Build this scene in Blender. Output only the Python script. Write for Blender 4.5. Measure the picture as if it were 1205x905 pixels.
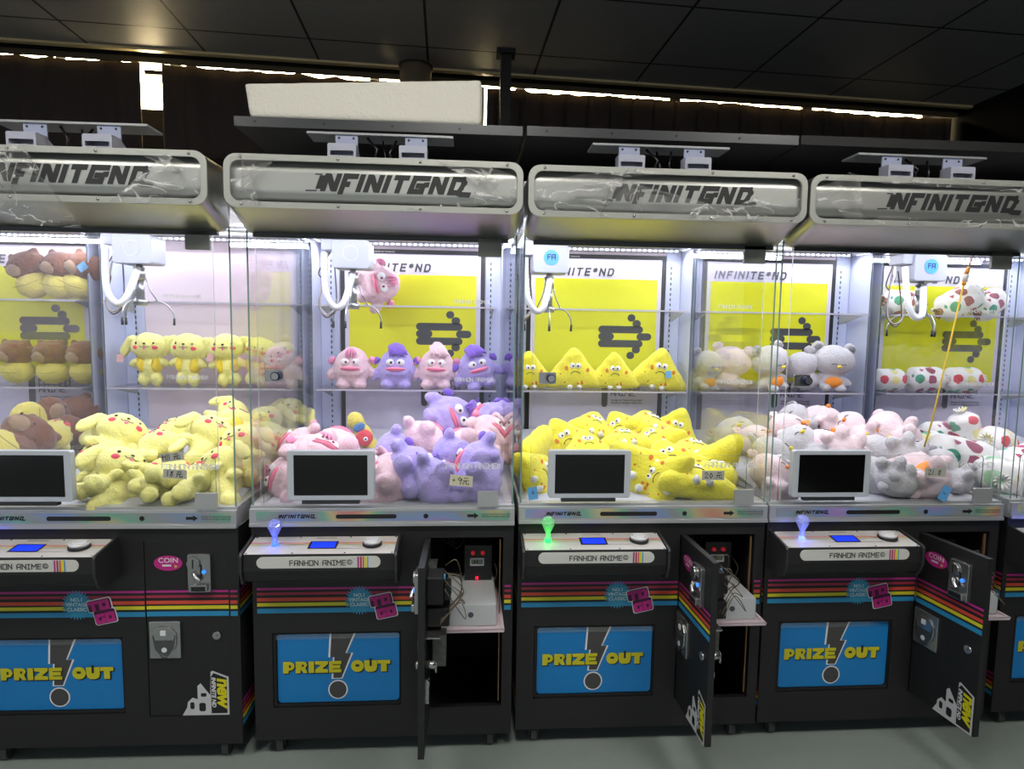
import bpy, bmesh, math, random
from mathutils import Vector, Matrix, Euler, noise
PI = math.pi
for o in list(bpy.data.objects): bpy.data.objects.remove(o)
S = bpy.context.scene
C = S.collection
R = math.radians

# ------------------------------------------------------------------ camera
CAM = (0.9361, -1.8996, 1.3595); YAW, PITCH, ROLL = 0.0657, -0.0894, 0.0152; FPX = 735.94
cd = bpy.data.cameras.new('camera'); cam = bpy.data.objects.new('camera', cd); C.objects.link(cam)
cd.sensor_width = 36; cd.lens = FPX / 1205 * 36; cd.clip_start = 0.05
ca, sa, ct, st, cr, sr = math.cos(YAW), math.sin(YAW), math.cos(PITCH), math.sin(PITCH), math.cos(ROLL), math.sin(ROLL)
# rows of the world -> camera rotation (right, up, back)
A = Matrix(((ca, -sa, 0), (sa, ca, 0), (0, 0, 1)))
B = Matrix(((1, 0, 0), (0, ct, st), (0, -st, ct)))          # x, forward, up
D = Matrix(((cr, 0, sr), (0, 1, 0), (-sr, 0, cr)))
M = D @ B @ A
right, fwd, up = M[0], M[1], M[2]
cam.matrix_world = Matrix(((right[0], up[0], -fwd[0], CAM[0]), (right[1], up[1], -fwd[1], CAM[1]),
                           (right[2], up[2], -fwd[2], CAM[2]), (0, 0, 0, 1)))
S.camera = cam
# ------------------------------------------------------------------ look, world, room lights
S.view_settings.view_transform = 'Standard'; S.view_settings.look = 'None'
S.view_settings.exposure = 0.0; S.view_settings.gamma = 1.0; S.view_settings.use_curve_mapping = False
cy = S.cycles
cy.use_denoising = True; cy.max_bounces = 8; cy.diffuse_bounces = 3; cy.glossy_bounces = 3
cy.transmission_bounces = 4; cy.transparent_max_bounces = 40; cy.caustics_reflective = False; cy.caustics_refractive = False
cy.sample_clamp_indirect = 4.0; cy.use_adaptive_sampling = False; cy.blur_glossy = 0.5
W = bpy.data.worlds.new('room_ambient'); S.world = W; W.use_nodes = True
W.node_tree.nodes['Background'].inputs[0].default_value = (.5, .53, .56, 1)
W.node_tree.nodes['Background'].inputs[1].default_value = 0.9
LED_TOP, LED_BACK, LED_SIDE, CASE_TINT = 3.1, 2.3, 2.6, (.90, .91, 1.0)
ROOM_PANEL, DAYLIGHT = 27.0, 42.0

# ------------------------------------------------------------------ materials
def srgb(*c):
    if len(c) == 1: c = c[0]
    return tuple(((x / 255) / 12.92 if x / 255 <= .04045 else ((x / 255 + .055) / 1.055) ** 2.4) for x in c) + (1,)
MATS = {}
def mat(name, col=None, rough=.5, metal=0., spec=.5, emit=None, es=0., bump=0., bscale=60., sheen=0., var=0., coat=0.):
    if name in MATS: return MATS[name]
    m = bpy.data.materials.new(name); m.use_nodes = True; nt = m.node_tree; b = nt.nodes['Principled BSDF']
    if col: b.inputs['Base Color'].default_value = srgb(col)
    b.inputs['Roughness'].default_value = rough; b.inputs['Metallic'].default_value = metal
    b.inputs['Specular IOR Level'].default_value = spec
    if sheen: b.inputs['Sheen Weight'].default_value = sheen; b.inputs['Sheen Roughness'].default_value = .5
    if coat: b.inputs['Coat Weight'].default_value = coat
    if emit: b.inputs['Emission Color'].default_value = srgb(emit); b.inputs['Emission Strength'].default_value = es
    if bump or var:
        tc = nt.nodes.new('ShaderNodeTexCoord'); n = nt.nodes.new('ShaderNodeTexNoise')
        n.inputs['Scale'].default_value = bscale; n.inputs['Detail'].default_value = 3
        nt.links.new(tc.outputs['Object'], n.inputs['Vector'])
        if bump:
            bp = nt.nodes.new('ShaderNodeBump'); bp.inputs['Strength'].default_value = bump; bp.inputs['Distance'].default_value = .01
            nt.links.new(n.outputs['Fac'], bp.inputs['Height']); nt.links.new(bp.outputs['Normal'], b.inputs['Normal'])
        if var:
            n2 = nt.nodes.new('ShaderNodeTexNoise'); n2.inputs['Scale'].default_value = bscale * .25
            nt.links.new(tc.outputs['Object'], n2.inputs['Vector'])
            mx = nt.nodes.new('ShaderNodeMix'); mx.data_type = 'RGBA'
            c = srgb(col); mx.inputs['A'].default_value = tuple(x * (1 - var) for x in c[:3]) + (1,)
            mx.inputs['B'].default_value = tuple(min(1, x * (1 + var)) for x in c[:3]) + (1,)
            nt.links.new(n2.outputs['Fac'], mx.inputs['Factor']); nt.links.new(mx.outputs['Result'], b.inputs['Base Color'])
    MATS[name] = m; return m
def new_nodes(name):
    m = bpy.data.materials.new(name); m.use_nodes = True; nt = m.node_tree; nt.nodes.clear()
    o = nt.nodes.new('ShaderNodeOutputMaterial'); MATS[name] = m
    return m, nt, o
def glass_mat(name, tint=(.985, .99, .99, 1), f0=.04, rough=.0, haze=0.):
    m, nt, o = new_nodes(name); N, L = nt.nodes, nt.links
    t = N.new('ShaderNodeBsdfTransparent'); t.inputs[0].default_value = tint
    g = N.new('ShaderNodeBsdfGlossy'); g.inputs['Roughness'].default_value = rough
    lw = N.new('ShaderNodeLayerWeight'); lw.inputs[0].default_value = .5
    p = N.new('ShaderNodeMath'); p.operation = 'POWER'; p.inputs[1].default_value = 5
    q = N.new('ShaderNodeMath'); q.operation = 'MULTIPLY_ADD'; q.inputs[1].default_value = 1 - f0; q.inputs[2].default_value = f0
    mx = N.new('ShaderNodeMixShader')
    L.new(lw.outputs['Facing'], p.inputs[0]); L.new(p.outputs[0], q.inputs[0]); L.new(q.outputs[0], mx.inputs[0])
    L.new(t.outputs[0], mx.inputs[1]); L.new(g.outputs[0], mx.inputs[2])
    if haze:
        d = N.new('ShaderNodeBsdfDiffuse'); d.inputs[0].default_value = (.9, .9, .92, 1)
        m2 = N.new('ShaderNodeMixShader'); m2.inputs[0].default_value = haze
        L.new(mx.outputs[0], m2.inputs[1]); L.new(d.outputs[0], m2.inputs[2]); L.new(m2.outputs[0], o.inputs[0])
    else: L.new(mx.outputs[0], o.inputs[0])
    return m
GLASS = glass_mat('clear_glass')
EDGE = mat('green_glass_edge', (120, 150, 142), .25, emit=None)
def film_mat():
    m, nt, o = new_nodes('crinkled_film'); N, L = nt.nodes, nt.links
    tc = N.new('ShaderNodeTexCoord'); n = N.new('ShaderNodeTexNoise'); n.inputs['Scale'].default_value = 7; n.inputs['Detail'].default_value = 2
    n.inputs['Distortion'].default_value = 1.2
    mp = N.new('ShaderNodeMapping'); mp.inputs['Scale'].default_value = (1, 1, 2.2)
    bp = N.new('ShaderNodeBump'); bp.inputs['Strength'].default_value = 1.0; bp.inputs['Distance'].default_value = .05
    t = N.new('ShaderNodeBsdfTransparent'); t.inputs[0].default_value = (.95, .95, .95, 1)
    g = N.new('ShaderNodeBsdfPrincipled'); g.inputs['Base Color'].default_value = (.9, .9, .89, 1); g.inputs['Roughness'].default_value = .22
    r = N.new('ShaderNodeMath'); r.operation = 'SUBTRACT'; r.inputs[1].default_value = .5
    ab = N.new('ShaderNodeMath'); ab.operation = 'ABSOLUTE'
    mr = N.new('ShaderNodeMapRange'); mr.inputs['From Min'].default_value = 0; mr.inputs['From Max'].default_value = .022; mr.inputs['To Min'].default_value = .5; mr.inputs['To Max'].default_value = .08  # bright glints of the creases painted in as whiter, less clear lines
    mx = N.new('ShaderNodeMixShader')
    L.new(tc.outputs['Object'], mp.inputs[0]); L.new(mp.outputs[0], n.inputs['Vector']); L.new(n.outputs['Fac'], bp.inputs['Height']); L.new(bp.outputs[0], g.inputs['Normal'])
    L.new(n.outputs['Fac'], r.inputs[0]); L.new(r.outputs[0], ab.inputs[0]); L.new(ab.outputs[0], mr.inputs[0]); L.new(mr.outputs[0], mx.inputs[0])
    L.new(t.outputs[0], mx.inputs[1]); L.new(g.outputs[0], mx.inputs[2]); L.new(mx.outputs[0], o.inputs[0])
    return m
FILM = film_mat()
BLACK = mat('black_cabinet', (24, 24, 25), .55, bump=.15, bscale=400)
INNER = mat('black_interior', (14, 14, 15), .8)
WHITE = mat('white_powder_coat', (214, 217, 224), .4)
SILVER = mat('silver_trim', (188, 190, 192), .38, .55)
CHROME = mat('brushed_chrome', (176, 176, 176), .25, .9)
DARKM = mat('dark_metal', (70, 72, 74), .4, .7)
HEADM = mat('satin_header_metal', (164, 166, 160), .3, .85)
RIMM = mat('header_frame_metal', (176, 178, 172), .45, .5)
TUBEM = mat('header_tube_metal', (186, 188, 184), .38, .75)
INK = mat('black_ink', (22, 22, 24), .5)
GREYINK = mat('grey_ink', (60, 62, 64), .6)
WINK = mat('white_ink', (225, 226, 230), .5)
PLASW = mat('white_plastic', (178, 181, 198), .35)
GREYP = mat('grey_plastic', (128, 129, 122), .5)
TABL = mat('tablet_shell', (196, 202, 212), .35, .2)
SCRN = mat('dark_screen', (10, 11, 11), .12, coat=.3)
STR = [mat('stripe_magenta', (170, 42, 130), .5), mat('stripe_crimson', (160, 42, 72), .5), mat('stripe_orange_red', (208, 76, 56), .5),
       mat('stripe_yellow', (214, 208, 42), .5), mat('stripe_blue', (40, 140, 190), .5)]
YEL = mat('poster_yellow', (214, 214, 18), .55)
LAV = mat('poster_white', (206, 200, 222), .55)
WALLW = mat('case_wall_white', (190, 196, 222), .5)
BACKW = mat('case_back_white', (216, 200, 212), .55, bump=.02, bscale=8)
BLUE = mat('prize_blue', (14, 120, 190), .45)
BOLT = mat('bolt_grey', (66, 66, 66), .6)
PYEL = mat('prize_yellow', (196, 190, 32), .5)
PINK = mat('sticker_pink', (188, 34, 130), .5)
LBL = mat('label_white', (206, 206, 202), .18, coat=.6)
PAPER = mat('label_paper', (176, 176, 168), .7)
LCDB = mat('lcd_blue', (20, 50, 230), .3, emit=(20, 50, 255), es=1.2)
LEDM = mat('led_emitter', (255, 255, 255), .5, emit=(238, 240, 255), es=5)
LEDH = mat('led_housing', (200, 204, 214), .5)
REDL = mat('red_button', (200, 40, 50), .4, emit=(220, 30, 50), es=.25)
REDX = mat('red_led', (255, 20, 50), .4, emit=(255, 20, 50), es=3)

# ------------------------------------------------------------------ mesh builder
class MB:
    def __init__(s): s.v = []; s.f = []; s.m = []; s.s = []
    def add(s, vs, fs, mi=0, smooth=False):
        k = len(s.v); s.v += [tuple(v) for v in vs]
        for f in fs: s.f.append(tuple(i + k for i in f)); s.m.append(mi); s.s.append(smooth)
        return s
    def box(s, x0, x1, y0, y1, z0, z1, mi=0, mat=None):
        vs = [(x, y, z) for x in (x0, x1) for y in (y0, y1) for z in (z0, z1)]
        if mat is not None: vs = [mat @ Vector(v) for v in vs]
        return s.add(vs, [(0, 1, 3, 2), (4, 6, 7, 5), (0, 4, 5, 1), (2, 3, 7, 6), (0, 2, 6, 4), (1, 5, 7, 3)], mi)
    def poly(s, pts, mi=0): return s.add(pts, [tuple(range(len(pts)))], mi)
    def prism(s, pts, axis, a, b, mi=0, smooth=False):
        """pts: 2D outline; axis 'y': (x,z) extruded y a..b ; 'x': (y,z) ; 'z': (x,y)"""
        def P(p, t): return {'y': (p[0], t, p[1]), 'x': (t, p[0], p[1]), 'z': (p[0], p[1], t)}[axis]
        n = len(pts)
        s.add([P(p, a) for p in pts] + [P(p, b) for p in pts], [tuple(range(n))[::-1], tuple(range(n, 2 * n))], mi)
        k = len(s.v) - 2 * n
        for i in range(n):
            j = (i + 1) % n; s.f.append((k + i, k + j, k + n + j, k + n + i)); s.m.append(mi); s.s.append(smooth)
        return s
    def ring(s, outer, inner, a, b, mi=0):
        """frame between two outlines of equal length, (x,z) outlines, y a..b"""
        n = len(outer)
        vs = [(p[0], a, p[1]) for p in outer] + [(p[0], a, p[1]) for p in inner] + [(p[0], b, p[1]) for p in outer] + [(p[0], b, p[1]) for p in inner]
        fs = []
        for i in range(n):
            j = (i + 1) % n
            fs += [(i, j, n + j, n + i), (2 * n + i, 3 * n + i, 3 * n + j, 2 * n + j), (i, 2 * n + i, 2 * n + j, j), (n + i, n + j, 3 * n + j, 3 * n + i)]
        return s.add(vs, fs, mi)
    def tube(s, pts, r, seg=8, mi=0, cap=True):
        pts = [Vector(p) for p in pts]; rs = r if isinstance(r, (list, tuple)) else [r] * len(pts)
        t0 = (pts[1] - pts[0]).normalized(); n = t0.orthogonal().normalized(); vs = []
        for i, p in enumerate(pts):
            t = (pts[min(i + 1, len(pts) - 1)] - pts[max(i - 1, 0)]).normalized()
            n = (n - t * n.dot(t)).normalized(); b = t.cross(n)
            for k in range(seg):
                a = 2 * PI * k / seg; vs.append(p + (n * math.cos(a) + b * math.sin(a)) * rs[i])
        fs = [(i * seg + k, i * seg + (k + 1) % seg, (i + 1) * seg + (k + 1) % seg, (i + 1) * seg + k) for i in range(len(pts) - 1) for k in range(seg)]
        if cap: fs += [tuple(range(seg))[::-1], tuple(range((len(pts) - 1) * seg, len(pts) * seg))]
        return s.add(vs, fs, mi, True)
    def cyl(s, c, r, h, axis='z', seg=24, mi=0, r2=None):
        r2 = r if r2 is None else r2
        def P(a, rr, t):
            x, y = rr * math.cos(a), rr * math.sin(a)
            return {'z': (c[0] + x, c[1] + y, c[2] + t), 'y': (c[0] + x, c[1] + t, c[2] + y), 'x': (c[0] + t, c[1] + x, c[2] + y)}[axis]
        vs = [P(2 * PI * k / seg, r, 0) for k in range(seg)] + [P(2 * PI * k / seg, r2, h) for k in range(seg)]
        s.add(vs, [(k, (k + 1) % seg, seg + (k + 1) % seg, seg + k) for k in range(seg)], mi, True)
        k0 = len(s.v) - 2 * seg
        for f in (tuple(range(k0, k0 + seg))[::-1], tuple(range(k0 + seg, k0 + 2 * seg))): s.f.append(f); s.m.append(mi); s.s.append(False)
        return s
    def ell(s, c, r, rot=(0, 0, 0), seg=20, rings=12, mi=0, fn=None):
        E = Euler([R(a) for a in rot]).to_matrix(); vs = []; c = Vector(c)
        for i in range(rings + 1):
            th = PI * i / rings
            for k in range(seg):
                ph = 2 * PI * k / seg; d = Vector((math.sin(th) * math.cos(ph), math.sin(th) * math.sin(ph), math.cos(th)))
                p = Vector((d.x * r[0], d.y * r[1], d.z * r[2]))
                if fn: p = fn(p, d)
                vs.append(c + E @ p)
        fs = [(i * seg + k, (i + 1) * seg + k, (i + 1) * seg + (k + 1) % seg, i * seg + (k + 1) % seg) for i in range(rings) for k in range(seg)]
        return s.add(vs, fs, mi, True)
    def strokes(s, lines, t, M, mi=0, cap=True):
        """flat pen strokes: lines of (x,y) points, thickness t, M maps (x,y,0) to space"""
        s.q = getattr(s, 'q', 0)
        for ln in lines:
            for (x0, y0), (x1, y1) in zip(ln, ln[1:]):
                d = Vector((x1 - x0, y1 - y0)); L = d.length
                if L < 1e-6: continue
                d /= L; n = Vector((-d.y, d.x)) * t / 2; e = d * t / 2 if cap else d * 0
                a = Vector((x0, y0)) - e; b = Vector((x1, y1)) + e
                s.q = (s.q + 1) % 12; s.add([M @ Vector((p.x, p.y, s.q * 4e-5)) for p in (a - n, b - n, b + n, a + n)], [(0, 1, 2, 3)], mi)
        return s
    def mesh(s, name, mats):
        me = bpy.data.meshes.new(name); me.from_pydata(s.v, [], s.f)
        for m in (mats if isinstance(mats, (list, tuple)) else [mats]): me.materials.append(m)
        me.polygons.foreach_set('material_index', s.m); me.polygons.foreach_set('use_smooth', s.s); me.update()
        return me
    def build(s, name, mats, parent=None, bevel=0., loc=None, fix=True):
        me = s.mesh(name, mats)
        if fix:
            bm = bmesh.new(); bm.from_mesh(me); bmesh.ops.remove_doubles(bm, verts=bm.verts, dist=1e-6)
            bmesh.ops.recalc_face_normals(bm, faces=bm.faces); bm.to_mesh(me); bm.free()
        o = bpy.data.objects.new(name, me); C.objects.link(o)
        if parent: o.parent = parent
        if loc: o.location = loc
        if bevel:
            b = o.modifiers.new('bevel', 'BEVEL'); b.width = bevel; b.segments = 2; b.limit_method = 'ANGLE'; b.angle_limit = R(40)
        return o
def rrect(x0, x1, z0, z1, r, n=6):
    pts = []
    for cx, cz, a0 in ((x1 - r, z1 - r, 0), (x0 + r, z1 - r, 90), (x0 + r, z0 + r, 180), (x1 - r, z0 + r, 270)):
        for k in range(n + 1): a = R(a0 + 90 * k / n); pts.append((cx + r * math.cos(a), cz + r * math.sin(a)))
    return pts
def facing(x, y, z, sx=1., shear=0., rot=0.):
    """text plane: local x to +X, local y to +Z, facing -Y"""
    return Matrix.Translation((x, y, z)) @ Matrix.Rotation(R(90), 4, 'X') @ Matrix.Rotation(R(rot), 4, 'Z') @ Matrix(((sx, shear, 0, 0), (0, 1, 0, 0), (0, 0, 1, 0), (0, 0, 0, 1)))
def text_mesh(txt, size, material, M, offset=0., align='LEFT', spacing=1., name='lettering', extrude=0.):
    cu = bpy.data.curves.new('t', 'FONT'); cu.body = txt; cu.size = size; cu.offset = offset; cu.align_x = align
    cu.space_character = spacing; cu.resolution_u = 3; cu.extrude = extrude
    o = bpy.data.objects.new('t', cu); C.objects.link(o)
    dg = bpy.context.evaluated_depsgraph_get(); me = bpy.data.meshes.new_from_object(o.evaluated_get(dg)); bpy.data.objects.remove(o)
    me.transform(M); me.materials.clear(); me.materials.append(material); me.name = name
    return me
def text(txt, size, material, M, parent, name='lettering', **k):
    me = text_mesh(txt, size, material, M, **k); o = bpy.data.objects.new(name, me); C.objects.link(o); o.parent = parent; return o
def tag(o, label, cat=None, group=None, kind=None):
    o['label'] = label
    if cat: o['category'] = cat
    if group: o['group'] = group
    if kind: o['kind'] = kind
    return o
def empty(name, loc=(0, 0, 0), rz=0., parent=None):
    o = bpy.data.objects.new(name, None); C.objects.link(o); o.location = loc; o.rotation_euler = (0, 0, rz); o.empty_display_size = .05
    if parent: o.parent = parent
    return o
KIDS = {}
def kids(o):
    return [c for c in bpy.data.objects if c.parent == o]
def copy_tree(o, parent=None):
    c = o.copy(); C.objects.link(c)
    if parent is not None: c.parent = parent
    for ch in kids(o): copy_tree(ch, c)
    return c
def struct(o): o['kind'] = 'structure'; return o
# pen-stroke letters, unit height
PEN = {'F': (.62, [[(0, 0), (0, 1), (.62, 1)], [(0, .52), (.5, .52)]]), 'A': (.7, [[(0, 0), (0, .75), (.2, 1), (.7, 1), (.7, 0)], [(0, .42), (.7, .42)]]),
       'N': (.7, [[(0, 0), (0, 1), (.7, .1), (.7, 0)], [(.7, 1), (.7, 0)]]), 'H': (.7, [[(0, 0), (0, 1)], [(.7, 0), (.7, 1)], [(0, .5), (.7, .5)]]),
       'O': (.7, [[(0, 0), (0, 1), (.7, 1), (.7, 0), (0, 0)]]), 'I': (.5, [[(.25, 0), (.25, 1)], [(0, 1), (.5, 1)], [(0, 0), (.5, 0)]]),
       'M': (.85, [[(0, 0), (0, 1), (.42, .45), (.85, 1), (.85, 0)]]), 'E': (.62, [[(.62, 0), (0, 0), (0, 1), (.62, 1)], [(0, .5), (.55, .5)]]),
       'T': (.7, [[(0, 1), (.7, 1)], [(.35, 1), (.35, 0)]]), 'D': (.7, [[(0, 0), (0, 1), (.5, 1), (.7, .75), (.7, .25), (.5, 0), (0, 0)]]),
       'i': (.0, [[(0, 0), (0, 1)]]), '*': (.4, [[(.2, .55), (.2, 1)], [(0, .65), (.4, .9)], [(0, .9), (.4, .65)]]),
       '.': (.1, [[(.03, 0), (.06, 0)]]), 'C': (.62, [[(.62, 0), (0, 0), (0, 1), (.62, 1)]]), 'c': (.4, [[(.1, .3), (.3, .3)], [(.1, .3), (.1, .7), (.3, .7)], [(0, .1), (0, .9), (.5, .9), (.5, .1), (0, .1)]]),
       ' ': (.35, []), 'G': (.7, [[(.7, 1), (0, 1), (0, 0), (.7, 0), (.7, .5), (.4, .5)]])}
def pen(mb, txt, h, t, M, gap=.28, mi=0):
    x = 0
    for ch in txt:
        w, ls = PEN[ch]
        mb.strokes([[((x + a) * h, b * h) for a, b in l] for l in ls], t * h, M, mi)
        x += w + gap
    return x * h
LOGO = [  # slanted block logo, each letter as strokes in a unit-height box
    (.0, [[(.13, .12), (.13, .88)], [(-.35, .93), (.1, .93)], [(-.6, .02), (.1, .03)]]), (.45, [[(0, 0), (0, 1)], [(.08, .9), (.62, .1)], [(.7, 0), (.7, 1)]]),
    (1.58, [[(0, 0), (0, .87), (.62, .87)], [(0, .42), (.42, .42)]]), (2.62, [[(0, 0), (0, 1)]]), (3.1, [[(0, 0), (0, 1)], [(.08, .9), (.62, .1)], [(.7, 0), (.7, 1)]]),
    (4.25, [[(0, 0), (0, 1)]]), (4.7, [[(-.1, .87), (.85, .87)], [(.35, .8), (.35, 0)]]), (5.85, [[(.85, .87), (.05, .87), (0, .13), (.7, .13), (.7, .45), (.4, .45)], [(.7, .5), (1.05, .52)]]),
    (7.15, [[(0, 0), (0, 1)], [(.08, .9), (.62, .1)], [(.7, 0), (.7, 1)]]), (8.25, [[(.12, .13), (.12, .87), (.66, .87), (.80, .66), (.70, .30), (.58, .13), (.12, .13)], [(.7, .04), (1.45, .02)]])]
def logo(mb, h, M, mi=0, wx=1.):
    for ox, ls in LOGO:
        for l in ls:
            thin = abs(l[0][1] - l[1][1]) < .02 and (l[0][1] < .06 or l[0][1] > .92)
            mb.strokes([[((ox + a) * h * wx, b * h) for a, b in l]], (.07 if thin else .30) * h, M, mi, cap=False if len(l) == 2 else True)

# ------------------------------------------------------------------ room
CEIL0, CSL, CYAW = 2.8096, -0.0108, 0.0413           # ceiling height falls a little to the right
GX, GY, PX, PY, YEND = -1.0282, 0.8723, 0.5943, 0.6, 0.8874
def tile_mat(name, col, line, px, py, ox, oy, w, rough, bump=.0, spec=.5):
    m, nt, o = new_nodes(name); N, L = nt.nodes, nt.links
    b = N.new('ShaderNodeBsdfPrincipled'); b.inputs['Roughness'].default_value = rough; b.inputs['Specular IOR Level'].default_value = spec
    tc = N.new('ShaderNodeTexCoord'); sx = N.new('ShaderNodeSeparateXYZ'); L.new(tc.outputs['Object'], sx.inputs[0])
    outs = []
    for ax, p, off in (('X', px, ox), ('Y', py, oy)):
        a = N.new('ShaderNodeMath'); a.operation = 'SUBTRACT'; a.inputs[1].default_value = off - w / 2; L.new(sx.outputs[ax], a.inputs[0])
        d = N.new('ShaderNodeMath'); d.operation = 'FLOORED_MODULO'; d.inputs[1].default_value = p; L.new(a.outputs[0], d.inputs[0])
        g = N.new('ShaderNodeMath'); g.operation = 'LESS_THAN'; g.inputs[1].default_value = w; L.new(d.outputs[0], g.inputs[0]); outs.append(g)
    mxm = N.new('ShaderNodeMath'); mxm.operation = 'MAXIMUM'; L.new(outs[0].outputs[0], mxm.inputs[0]); L.new(outs[1].outputs[0], mxm.inputs[1])
    n = N.new('ShaderNodeTexNoise'); n.inputs['Scale'].default_value = 220; n.inputs['Detail'].default_value = 2; L.new(tc.outputs['Object'], n.inputs[0])
    mm = N.new('ShaderNodeMix'); mm.data_type = 'RGBA'; c = srgb(col)
    mm.inputs['A'].default_value = tuple(x * .65 for x in c[:3]) + (1,); mm.inputs['B'].default_value = tuple(x * 1.35 for x in c[:3]) + (1,)
    L.new(n.outputs['Fac'], mm.inputs['Factor'])
    mx = N.new('ShaderNodeMix'); mx.data_type = 'RGBA'; L.new(mm.outputs['Result'], mx.inputs['A']); mx.inputs['B'].default_value = srgb(line)
    L.new(mxm.outputs[0], mx.inputs['Factor']); L.new(mx.outputs['Result'], b.inputs['Base Color'])
    bp = N.new('ShaderNodeBump'); bp.inputs['Strength'].default_value = bump; bp.inputs['Distance'].default_value = .002
    L.new(n.outputs['Fac'], bp.inputs['Height']); L.new(bp.outputs[0], b.inputs['Normal']); L.new(b.outputs[0], o.inputs[0])
    return m
CMAT = tile_mat('ceiling_tiles', (164, 164, 165), (26, 26, 26), PX, PY, GX, GY, .012, .55, .25, .5)
ceil_rot = Matrix.Rotation(CYAW, 4, 'Z')
def ceil_obj(name, mb, mats):
    o = mb.build(name, mats); o.matrix_world = Matrix(((1, 0, 0, 0), (0, 1, 0, 0), (CSL, 0, 1, CEIL0), (0, 0, 0, 1))) @ ceil_rot
    # bake the shear, keep the rotation-free object clean
    me = o.data; me.transform(Matrix(((1, 0, 0, 0), (0, 1, 0, 0), (CSL * math.cos(CYAW), -CSL * math.sin(CYAW), 1, 0), (0, 0, 0, 1))))
    o.matrix_world = Matrix.Translation((0, 0, CEIL0)) @ ceil_rot
    return struct(o)
YE = GY + YEND
ceil_obj('ceiling', MB().box(-3.7, 4.35, -4.9, YE, 0, .03), CMAT)
TRIM = mat('cornice_beige', (228, 210, 160), .4)
RAILM = mat('curtain_rail_brown', (96, 84, 62), .5)
DARKW = mat('dark_wall', (26, 25, 25), .8)
ceil_obj('trim_1', MB().box(-3.7, 4.12, YE - .035, YE, -.012, .0), TRIM)
ceil_obj('trim_2', MB().box(-3.7, 4.12, YE + .085, YE + .10, -.030, -.002), RAILM)
ceil_obj('trim_and_blackout', MB().box(-3.7, 4.35, YE, YE + .5, .10, .13).box(-3.7, 4.12, YE + .100, YE + .115, -.002, .10).box(-3.7, 4.35, YE, YE + .004, .03, .10), INNER)  # recess top, plus dark fascia added behind the rail to block window light
f = MB().box(-3.8, 4.4, -5, 2.4, -.05, 0)
FLOORM = mat('grey_vinyl_floor', (138, 148, 144), .5, bump=.08, bscale=90, var=.06)
struct(f.build('floor', FLOORM))
struct(MB().box(-3.8, 4.4, 2.3, 2.4, 0, 2.95).build('wall_back', DARKW))
struct(MB().box(-3.8, -3.7, -1.5, 2.3, 0, 2.95).build('wall_left', DARKW))
struct(MB().box(4.0, 4.1, -5, 2.3, 0, 2.95).build('wall_right', mat('black_drape_wall', (10, 10, 11), .95, spec=.1)))
# daylight window behind the curtains: bright panes between dark bars
DAY = mat('daylight_pane', (255, 250, 225), .5, emit=(255, 232, 178), es=DAYLIGHT)
w = MB()
yb = YE + .36
for x0, x1 in ((-3.6, -2.3), (-2.24, -1.5), (-1.44, -.868), (-.80, .3), (.36, 1.2), (1.26, 2.2), (2.26, 3.1), (3.16, 3.96)):
    w.box(x0, x1, 0, .01, 2.60, 2.92)
o = struct(w.build('window_1', DAY)); o.location = (0, yb, 0); o.rotation_euler = (0, 0, CYAW)
fr = MB().box(-3.7, 4.1, -.02, 0, 2.46, 2.618)
for x in (-2.27, -1.47, -.834, .33, 1.23, 2.23, 3.13): fr.box(x - .034, x + .034, -.02, 0, 2.46, 2.85)
fr.box(-1.0, -.70, -.02, 0, 2.818, 2.842)
fo = fr.build('window_frame', DARKW, o)
struct(MB().box(-3.7, 4.1, 0, .3, 1.9, 2.46).build('trim_4', INNER, loc=(0, YE + .2, 0)))
# curtains
CURT = mat('dark_curtain', (62, 54, 52), .85, bump=.3, bscale=500)
def curtain(x0, x1, zt, zb, pitch, seed, label, sharp=1.):
    rnd = random.Random(seed); mb = MB(); nx = int((x1 - x0) / .012); nz = 8; rows = []
    ph = [rnd.uniform(0, 6) for _ in range(4)]
    def fold(x):
        t = (x - x0) / pitch; q = abs((t % 1) - .5) * 2
        return -.028 * (1 - (1 - q) ** 6) * 0 + .034 * math.exp(-((t % 1 - .5) ** 2) / .006) * sharp + .008 * math.sin(x * 9 + ph[0]) + .010 * (1 - sharp) * math.sin(x * 41 + ph[1]) + .006 * math.sin(x * 23 + ph[2])
    vs = []
    for j in range(nz + 1):
        for i in range(nx + 1):
            x = x0 + (x1 - x0) * i / nx; t = (x - x0) / pitch
            top = zt - .007 * math.sin(PI * ((t + .5) % 1)) * (1.0 + .9 * math.sin(x * 3 + ph[3])) + .0125
            if (t + .5) % 1 < .07 or (t + .5) % 1 > .93: top += .005
            z = top + (zb - top) * j / nz
            vs.append((x, fold(x) * (1 + .3 * j / nz), z))
    fs = [(j * (nx + 1) + i, j * (nx + 1) + i + 1, (j + 1) * (nx + 1) + i + 1, (j + 1) * (nx + 1) + i) for j in range(nz) for i in range(nx)]
    mb.add(vs, fs, 0, True)
    o = mb.build('curtain', CURT, fix=False); so = o.modifiers.new('thick', 'SOLIDIFY'); so.thickness = .004
    xm = (x0 + x1) / 2
    o.location = (0, YE + .13, CEIL0 + CSL * xm - 2.81); o.rotation_euler = (0, 0, CYAW)
    # follow the falling rail
    o.data.transform(Matrix(((1, 0, 0, 0), (0, 1, 0, 0), (CSL, 0, 1, -CSL * xm), (0, 0, 0, 1))))
    return tag(o, label, 'curtain', 'dark curtains along the window')
curtain(-3.5, -.915, 2.776, 2.30, .17, 1, 'dark gathered curtain left of the bright gap in the window', .35)
curtain(-.80, .999, 2.774, 2.30, .21, 2, 'dark curtain between the bright window gap and the black post', .3)
curtain(1.013, 3.99, 2.772, 2.30, .137, 3, 'long dark pleated curtain right of the black post', 1.)
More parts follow.
